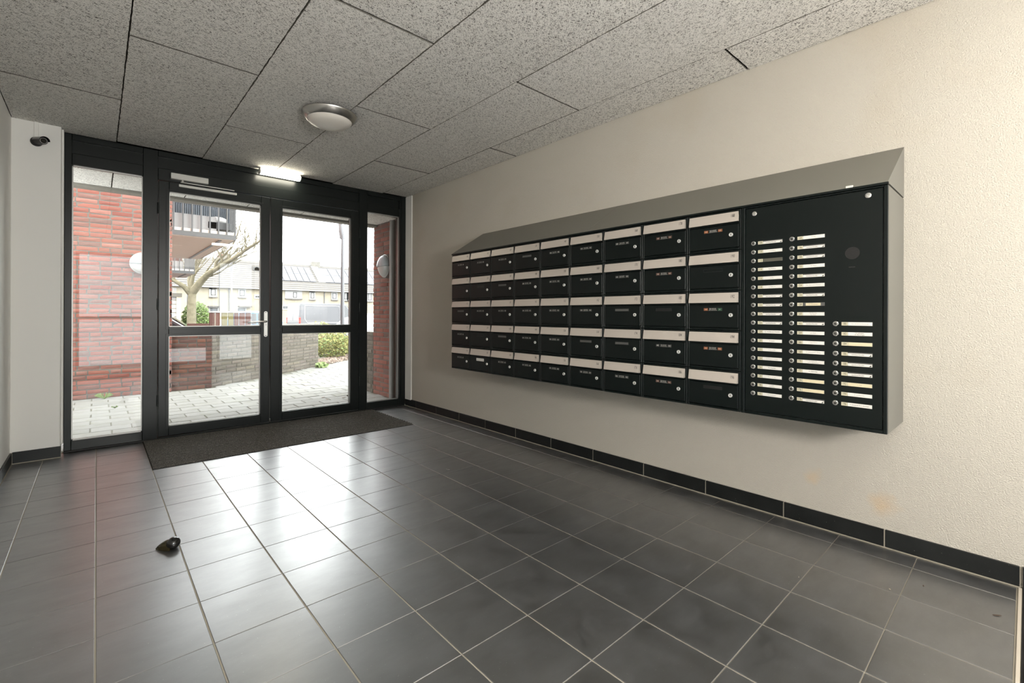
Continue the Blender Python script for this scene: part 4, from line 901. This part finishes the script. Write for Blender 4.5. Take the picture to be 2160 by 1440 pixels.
# ---- vehicles
def car(name, lab, cat, pos, ang, L_, Hh, Wd, m, van=False, grp=None):
    t = thing(name, lab, cat, (0, 0, 0), grp); g0 = .18
    if van:
        sil = [(0, .45), (0, .9), (.03, Hh - .25), (.10, Hh - .06), (.25, Hh), (L_ * .70, Hh), (L_ * .76, Hh - .08), (L_ * .87, Hh * .62), (L_ * .985, Hh * .52), (L_, Hh * .40), (L_, .40), (L_ * .97, g0), (.05, g0)]
        win = None
    else:
        sil = [(0, .50), (.03, .86), (.25, .95), (L_ * .19, Hh - .10), (L_ * .32, Hh), (L_ * .58, Hh - .01), (L_ * .74, .96), (L_ * .96, .78), (L_, .60), (L_, .35), (L_ * .97, g0), (.04, g0)]
    V = []; n = len(sil); prof = [(-.5, .90), (-.47, 1.0), (.47, 1.0), (.5, .90)]
    for w__, s_ in prof:
        for (x, z) in sil: V.append((L_ / 2 + (x - L_ / 2) * (1 if s_ == 1 else .97), w__ * Wd * (1 if z < .95 else (1 - .13 * (z - .95) / max(.01, Hh - .95)) if not van else (1 - .04 * (z - .95))), z if z < .95 else .95 + (z - .95) * (1 if s_ == 1 else .96)))
    Fs = [tuple(range(n)), tuple(range(3 * n, 4 * n))[::-1]] + [(j * n + i, (j + 1) * n + i, (j + 1) * n + (i + 1) % n, j * n + (i + 1) % n) for j in range(3) for i in range(n)]
    bd = part('body', MB().add(V, Fs), m, t, True, local=True)
    def side_y(z): return .5 * Wd * ((1 - .13 * (z - .95) / (Hh - .95)) if not van else (1 - .04 * (z - .95)))
    def quad(pts, s_, m_, nm, par, o=.006):
        b = MB(); b.prism([(x, s_ * (side_y(z) + o), z) for x, z in pts], (0, -s_ * .012, 0)); return part(nm, b, m_, par, local=True)
    for s_ in (-1, 1):
        if van:
            quad([(L_ * .67, 1.12), (L_ * .67, Hh - .22), (L_ * .75, Hh - .22), (L_ * .84, 1.12)], s_, MT['cglass'], 'side_window', t)
            b = MB(); P = [(.42, Hh - .2), (.42, 1.10), (.62, .86), (L_ * .63, .86), (L_ * .63, Hh - .2)]
            b.tube([(x, s_ * (side_y(max(z, .95)) + .004), z) for x, z in P + [P[0]]], .016, 6); part('side_moulding', b, MT['chromec'], t, local=True)
            part('rub_strip', MB().box(.35, L_ * .66, s_ * (Wd / 2 - .01), s_ * (Wd / 2 + .012), .62, .68, .004), MT['blackm'], t, local=True)
        else:
            quad([(L_ * .20, .98), (L_ * .26, Hh - .11), (L_ * .44, Hh - .07), (L_ * .44, .97)], s_, MT['cglass'], 'side_window', t)
            quad([(L_ * .455, .97), (L_ * .455, Hh - .07), (L_ * .58, Hh - .09), (L_ * .70, .97)], s_, MT['cglass'], 'side_window', t)
        for wx_ in (L_ * .17, L_ * .82):
            wh = part('wheel', MB().lathe([(.30, -.09), (.325, -.06), (.325, .06), (.30, .09)], (wx_, s_ * (Wd / 2 - .08), .325), (0, 1, 0), 20), MT['tyre'], t, True, local=True)
            part('hub_cap', MB().lathe([(.19, .0), (.17, .02), (.02, .03)], (wx_, s_ * (Wd / 2 + .005), .325), (0, s_, 0), 14), MT['chromec'], wh, True, local=True)
        part('mirror', MB().box(L_ * .70, L_ * .73, s_ * Wd * .46, s_ * (Wd * .46 + .22), .98, 1.14, .03), m, t, local=True)
    hw = Wd * .42
    if van:
        b = MB(); b.prism([(-.012, -hw, 1.05), (-.012, -.03, 1.05), (.045, -.03, Hh - .22), (.045, -hw, Hh - .22)], (.012, 0, 0)); part('rear_window', b, MT['cglass'], t, local=True)
        b = MB(); b.prism([(-.012, .03, 1.05), (-.012, hw, 1.05), (.045, hw, Hh - .22), (.045, .03, Hh - .22)], (.012, 0, 0)); part('rear_window', b, MT['cglass'], t, local=True)
        for s_ in (-1, 1): part('tail_light', MB().box(-.02, .10, s_ * (Wd * .5 - .12), s_ * (Wd * .5 + .012), .82, 1.28, .03), MT['red'], t, local=True)
        b = MB(); b.prism([(L_ * .775, -hw, Hh - .10), (L_ * .775, hw, Hh - .10), (L_ * .88, hw, Hh * .62), (L_ * .88, -hw, Hh * .62)], (.01, 0, .01)); part('windscreen', b, MT['cglass'], t, local=True)
        part('bumper', MB().box(-.06, .06, -Wd * .48, Wd * .48, .30, .56, .04), MT['blackm'], t, local=True)
    else:
        b = MB(); b.prism([(L_ * .735, -hw, .985), (L_ * .735, hw, .985), (L_ * .595, hw * .85, Hh - .03), (L_ * .595, -hw * .85, Hh - .03)], (.01, 0, .012)); part('windscreen', b, MT['cglass'], t, local=True)
        b = MB(); b.prism([(L_ * .075 + .12, -hw, .98), (L_ * .195, -hw * .85, Hh - .13), (L_ * .195, hw * .85, Hh - .13), (L_ * .075 + .12, hw, .98)], (-.01, 0, .012)); part('rear_window', b, MT['cglass'], t, local=True)
        for s_ in (-1, 1):
            part('tail_light', MB().box(-.01, .08, s_ * (Wd * .5 - .22), s_ * (Wd * .5 - .03), .70, .86, .02), MT['red'], t, local=True)
            part('headlight', MB().box(L_ - .14, L_ - .01, s_ * (Wd * .5 - .32), s_ * (Wd * .5 - .06), .62, .74, .02), MT['opal'], t, local=True)
        b = MB()
        for s_ in (-1, 1): b.tube([(L_ * .27, s_ * Wd * .40, Hh - .03), (L_ * .36, s_ * Wd * .40, Hh + .035), (L_ * .56, s_ * Wd * .40, Hh + .03), (L_ * .60, s_ * Wd * .40, Hh - .03)], .012, 6)
        part('roof_rail', b, MT['chromec'], t, local=True)
    t.location = pos; t.rotation_euler = (0, 0, ang); WL[t] = Vector(pos); return t
vp = atD(632, 688, 35); va = math.radians(90 - 78.5)
vo = Vector((vp.x, vp.y, -.40)) + Vector((-math.sin(va), math.cos(va), 0)) * .97
car('van', 'grey panel van with tail lamps showing, parked behind the low wall', 'van', vo, va, 5.3, 2.38, 1.95, MT['van'], True)
p = atD(694, 688, 13.5); car('car', 'silver car parked in front of the grey van', 'car', (p.x + .3, p.y, -.40), math.radians(20), 4.2, 1.50, 1.75, MT['carw'], grp='parked cars')
p = atD(512, 688, 14.0); car('car', 'dark car with black windscreen beside the brick wall', 'car', (p.x - 4.25, p.y + .6, -.40), math.radians(-8), 4.3, 1.45, 1.75, MT['carb'], grp='parked cars')
p = atD(452, 688, 24.0); car('car', 'blue car parked behind the board fence', 'car', (p.x, p.y, -.40), math.radians(-8), 4.2, 1.62, 1.75, MT['carbl'], grp='parked cars')

# ---- lamp posts, poles and sign
lx, ly = 5.30, 13.27
t = thing('street_lamp', 'nearer slim grey lamp post rising from the yellow shrubs', 'street lamp', (lx, ly, -.1), 'street lamps')
part('post', MB().tube([(lx, ly, -.1), (lx, ly, 1.2), (lx, ly, 3.45)], [.062, .055, .038], 14), MT['post'], t, True)
b = MB(); b.prism([(lx - .07, ly - .03, 3.88), (lx + .045, ly - .03, 3.35), (lx + .045, ly - .03, 3.30), (lx - .02, ly - .03, 3.33), (lx - .055, ly - .03, 3.55)], (0, .2, 0)); part('lamp_head', b, MT['post'], t)
q = atD(488.5, 664, 33); 
t = thing('street_lamp', 'distant lamp post with funnel shaped head in front of the houses', 'street lamp', (q.x, q.y, -.4), 'street lamps')
part('post', MB().tube([(q.x, q.y, -.4), (q.x, q.y, 2.0), (q.x, q.y, 4.2)], [.06, .05, .04], 10), MT['postw'], t, True)
part('lamp_head', MB().lathe([(.045, 0), (.10, .25), (.21, .62), (.21, .70)], (q.x, q.y, 4.1), n=20), MT['postw'], t, True)
part('cap', MB().lathe([(.26, 0), (.26, .04), (.08, .12), (.01, .13)], (q.x, q.y, 4.80), n=20), MT['post'], t, True)
q = atD(397, 664, 30); solo('pole', MB().tube([(q.x, q.y, -.4), (q.x, q.y, 3.3)], .085, 10), MT['postw'], 'plain white pole in front of the tree trunk', 'pole', (q.x, q.y, -.4), True)
q = atD(463, 537, 31)
t = thing('road_sign', 'small round white road sign with red rim among the branches', 'road sign', (q.x, q.y, -.4))
dr_ = Vector((-math.sin(YAW), -math.cos(YAW), 0))
part('post', MB().tube([(q.x, q.y, -.4), (q.x, q.y, q.z - .16)], .022, 8), MT['post'], t, True)
part('plate', MB().lathe([(.17, 0), (.17, .02)], q, dr_, 24), MT['housew'], t)
part('rim', MB().lathe([(.19, .0), (.19, .03), (.155, .03), (.155, .0)], q, dr_, 24), MT['red'], t)

# ---- big bare tree
tr = thing('tree', 'large bare pale-barked tree spreading in front of the houses', 'tree', tuple(atD(405, 690, 28)))
DT = 28
def br(pts, rs, nm, par=None): return part(nm, MB().tube([atD(x, y, d) for x, y, d in pts], rs, 9), MT['bark'], par or tr, True)
br([(404, 700, 28), (404, 660, 28), (405, 628, 28), (406, 610, 28)], [.26, .24, .22, .21], 'trunk')
mainb = [([(406, 616, 28), (425, 592, 28), (440, 577, 27.8), (455, 567, 27.6), (475, 555, 27.4), (500, 540, 27), (525, 522, 26.6), (545, 510, 26.4), (565, 498, 26)], [.24, .20, .17, .14, .12, .10, .075, .05, .03]),
         ([(405, 612, 28), (400, 592, 28.1), (403, 575, 28.2), (415, 560, 28.4), (425, 545, 28.6), (432, 530, 29)], [.20, .14, .11, .09, .06, .04]),
         ([(402, 620, 28), (388, 604, 27.6), (372, 594, 27.3), (350, 585, 27), (325, 572, 27)], [.17, .14, .11, .08, .05]),
         ([(402, 616, 28), (404, 596, 28), (408, 580, 28), (420, 566, 28)], [.16, .12, .09, .06]),
         ([(455, 567, 27.6), (456, 552, 27.4), (470, 540, 27.3), (486, 524, 27), (497, 505, 26.8), (505, 480, 26.6)], [.11, .08, .06, .05, .035, .02])]
mains = [br(p, r, 'limb') for p, r in mainb]
rn = random.Random(21); tw = MB()
def twig(p, d, l, r, dep):
    pts = [p]; q = p.copy(); dd_ = d.copy()
    for k in range(4):
        dd_ = (dd_ + Vector((rn.uniform(-.28, .28), rn.uniform(-.28, .28), rn.uniform(-.10, .26)))).normalized(); q = q + dd_ * l / 4; pts.append(q.copy())
    tw.tube(pts, [r, r * .8, r * .6, r * .45, r * .3], 5, False)
    if dep > 0:
        for k in range(rn.choice((2, 3, 3))):
            i = rn.randrange(1, 5); twig(pts[i], (dd_ + Vector((rn.uniform(-.9, .9), rn.uniform(-.9, .9), rn.uniform(-.2, .7)))).normalized(), l * .68, r * .55, dep - 1)
for p, r in mainb:
    P = [atD(x, y, d) for x, y, d in p]
    for i in range(2, len(P)):
        for k in range(4):
            base = P[i - 1].lerp(P[i], rn.random()); d = (P[i] - P[i - 1]).normalized()
            twig(base, (d + Vector((rn.uniform(-.9, .9), rn.uniform(-.9, .9), rn.uniform(0, 1.0)))).normalized(), rn.uniform(1.2, 2.6), r[min(i, len(r) - 1)] * .34 + .006, 2)
part('twigs', tw, MT['bark'], tr, True, kind='stuff')
q = atD(414, 645, 29)
t = thing('ivy_bush', 'rounded green ivy bush at the foot of the bare tree', 'bush', (q.x, q.y, -.4))
rgt = R0
def ivy(rn):
    f = ell(0, 0, 0, 1, 1, 1)(rn); return (q.x + rgt.x * f[0] * .80 + f[1] * .5, q.y + rgt.y * f[0] * .80 + f[1] * .5, .75 + f[2] * 1.15)
part('foliage', leaves(3000, ivy, .12, 51), MT['leafg'], t); part('stem', MB().tube([(q.x, q.y, -.4), (q.x, q.y, .9)], [.1, .05], 8), MT['bark'], t)

# ---- terraced houses
YF = 62.0; EZ = 1.117 + (3.93 - 1.117) * YF / 50; RZ = 1.117 + (6.2 - 1.117) * 66.5 / 50; RY = 66.5
hs = thing('house_row', 'cream two storey terraced houses with solar panels across the street', 'house', (18, YF, -.4))
part('facade', MB().box(-2, 44, YF, YF + 9, -.4, EZ), MT['render'], hs)
sl = (RZ - EZ) / (RY - YF)
def roofpt(x, y, lift=.05):
    d = ray(x, y); o = Vector((0, 0, HC)); k = (EZ - sl * YF - HC) / (d.z - sl * d.y); p = o + d * k; return p + Vector((0, -sl, 1)).normalized() * lift
xl, xr_ = -2, 44
part('roof', MB().prism([(xl, YF - .45, EZ - .45 * sl), (xl, RY, RZ), (xl, RY + 4.5, EZ), (xl, RY + 4.4, EZ - .2), (xl, RY, RZ - .25), (xl, YF - .45, EZ - .45 * sl - .2)], (xr_ - xl, 0, 0)), MT['roofb'], hs)
b = MB(); k = 0
nrow = 13
for k in range(nrow):
    y0 = YF - .4 + (RY - YF + .3) * k / nrow; z0 = EZ + (y0 - YF) * sl
    b.prism([(xl, y0, z0 + .10), (xl, y0 + .3, z0 + .3 * sl + .01), (xl, y0, z0)], (xr_ - xl, 0, 0))
part('tile_course', b, MT['roof'], hs, kind='stuff')
part('ridge', MB().tube([(xl, RY, RZ + .05), (xr_, RY, RZ + .05)], .16, 8), MT['housew'], hs, True)
part('gutter', MB().box(xl, xr_, YF - .55, YF - .38, EZ - .45 * sl - .16, EZ - .45 * sl - .02), MT['housew'], hs)
part('eave_board', MB().box(xl, xr_, YF - .36, YF, EZ - .45, EZ - .30), MT['housew'], hs)
def win(x0, y0, x1, y1, kind='w'):
    a, c = atY(x0, y1, YF), atY(x1, y0, YF); f = part('window', MB().box(a.x - .16, c.x + .16, YF - .08, YF, a.z - .16, c.z + .16), MT['housew'], hs)
    g = MB(); w__ = .07
    for p in ((a.x, a.x + w__, a.z, c.z), (c.x - w__, c.x, a.z, c.z), (a.x, c.x, a.z, a.z + w__), (a.x, c.x, c.z - w__, c.z)): g.box(p[0], p[1], YF - .12, YF - .08, p[2], p[3])
    part('sash', g, MT['wframe'], f, local=False); part('pane', MB().box(a.x, c.x, YF - .095, YF - .085, a.z, c.z), MT['pane'] if kind == 'd' else MT['housew'], f)
    if kind != 'd': part('sill', MB().box(a.x - .2, c.x + .2, YF - .22, YF - .06, a.z - .26, a.z - .18), MT['roof'], f)
for q in ((444.5, 610, 454.5, 622.5), (505.5, 611.5, 515.5, 624), (618, 616, 625.5, 627.5), (655, 617.5, 662, 629), (701, 618.5, 709, 629.5), (726, 613, 731.5, 631), (734, 614, 740, 631), (776, 616, 783, 633)): win(*q)
for q in ((443.5, 650, 458.5, 660), (501.5, 650.5, 516.5, 660), (655, 610, 661.5, 614), (444.5, 601, 453.5, 606.5), (539, 624, 546, 627), (597, 646, 606, 650)): win(*q, kind='d')
for q in ((601, 609, 637, 629),):
    a, c = atY(q[0], q[3], YF), atY(q[2], q[1], YF); part('bay_panel', MB().box(a.x, c.x, YF - .07, YF - .02, a.z, c.z), MT['housew'], hs); part('sill', MB().box(a.x, c.x, YF - .2, YF, a.z - .1, a.z), MT['roof'], hs)
for x0, x1 in ((438, 462), (502, 529)):
    a, c = atY(x0, 647.5, YF), atY(x1, 645, YF); part('door_canopy', MB().box(a.x, c.x, YF - .7, YF, a.z, c.z), MT['roof'], hs)
for px in (483, 684):
    a = atY(px, 620, YF); part('drainpipe', MB().tube([(a.x, YF - .08, -.3), (a.x, YF - .08, EZ - .4)], .06, 8), MT['post'], hs)
def rquad(x0, x1, t0, t1, m, nm, th=.06):
    """panel lying on the roof, t = fraction from eave to ridge"""
    ya, yb_ = YF + (RY - YF) * t0, YF + (RY - YF) * t1; za, zb_ = EZ + (ya - YF) * sl + .12, EZ + (yb_ - YF) * sl + .12
    return part(nm, MB().prism([(x0, ya, za), (x1, ya, za), (x1, yb_, zb_), (x0, yb_, zb_)], (0, 0, th)), m, hs)
xa = roofpt(596, 585).x
def rowpanels(pxa, pxb, n):
    A, B = roofpt(pxa, 578).x, roofpt(pxb, 580).x; w__ = (B - A) / n
    for r_ in range(2):
        for k in range(n): rquad(A + w__ * k + .03 + r_ * .0, A + w__ * (k + 1) - .03, .20 + r_ * .325, .515 + r_ * .325, MT['solar'], 'solar_panel')
rowpanels(578, 659, 6); rowpanels(676, 810, 8)
c1, c2 = roofpt(658, 572).x, roofpt(675, 572).x
for k in range(12): rquad(c1 + .1, c2 - .1, .2 + k * .062, .225 + k * .062, MT['housew'], 'roof_step', .08)
ch_ = atY(655, 565, RY); ch2 = atY(673, 553, RY)
part('chimney', MB().box(ch_.x, ch2.x, RY - .5, RY + .5, RZ - .4, ch2.z, .03), MT['concrete'], hs)
ch_ = atY(472, 548, RY); ch2 = atY(485, 536, RY); part('chimney', MB().box(ch_.x, ch2.x, RY - .5, RY + .5, RZ - .4, ch2.z, .03), MT['roofb'], hs)
rv = roofpt(540.5, 569)
vt = part('roof_vent', MB().box(rv.x - .48, rv.x + .48, rv.y - .25, rv.y + .25, rv.z - .5, rv.z + .42, .03), MT['roof'], hs)
part('ring', MB().lathe([(.36, 0), (.36, .05), (.27, .05), (.27, 0)], (rv.x, rv.y - .25, rv.z + .0), (0, -1, 0), 24), MT['wframe'], vt)
a, c = atY(357, 622, 34), atY(387, 700, 34)
sh = thing('shed', 'pale boarded shed beside the ivy bush', 'shed', (c.x - 1, 34, -.4))
part('wall', MB().box(a.x - 2, c.x - .35, 34, 37, -.4, a.z - .1), MT['render'], sh); b = MB()
for k in range(12): b.box(a.x - 2, c.x - .35, 33.97, 34.0, -.3 + k * .25, -.09 + k * .25)
part('boards', b, MT['housew'], sh, kind='stuff'); part('roof', MB().box(a.x - 2.2, c.x - .1, 33.8, 37.2, a.z - .1, a.z + .12), MT['roofb'], sh)
part('corner_post', MB().box(c.x - .35, c.x - .15, 33.9, 34.1, -.4, a.z - .1), MT['cardc'], sh)
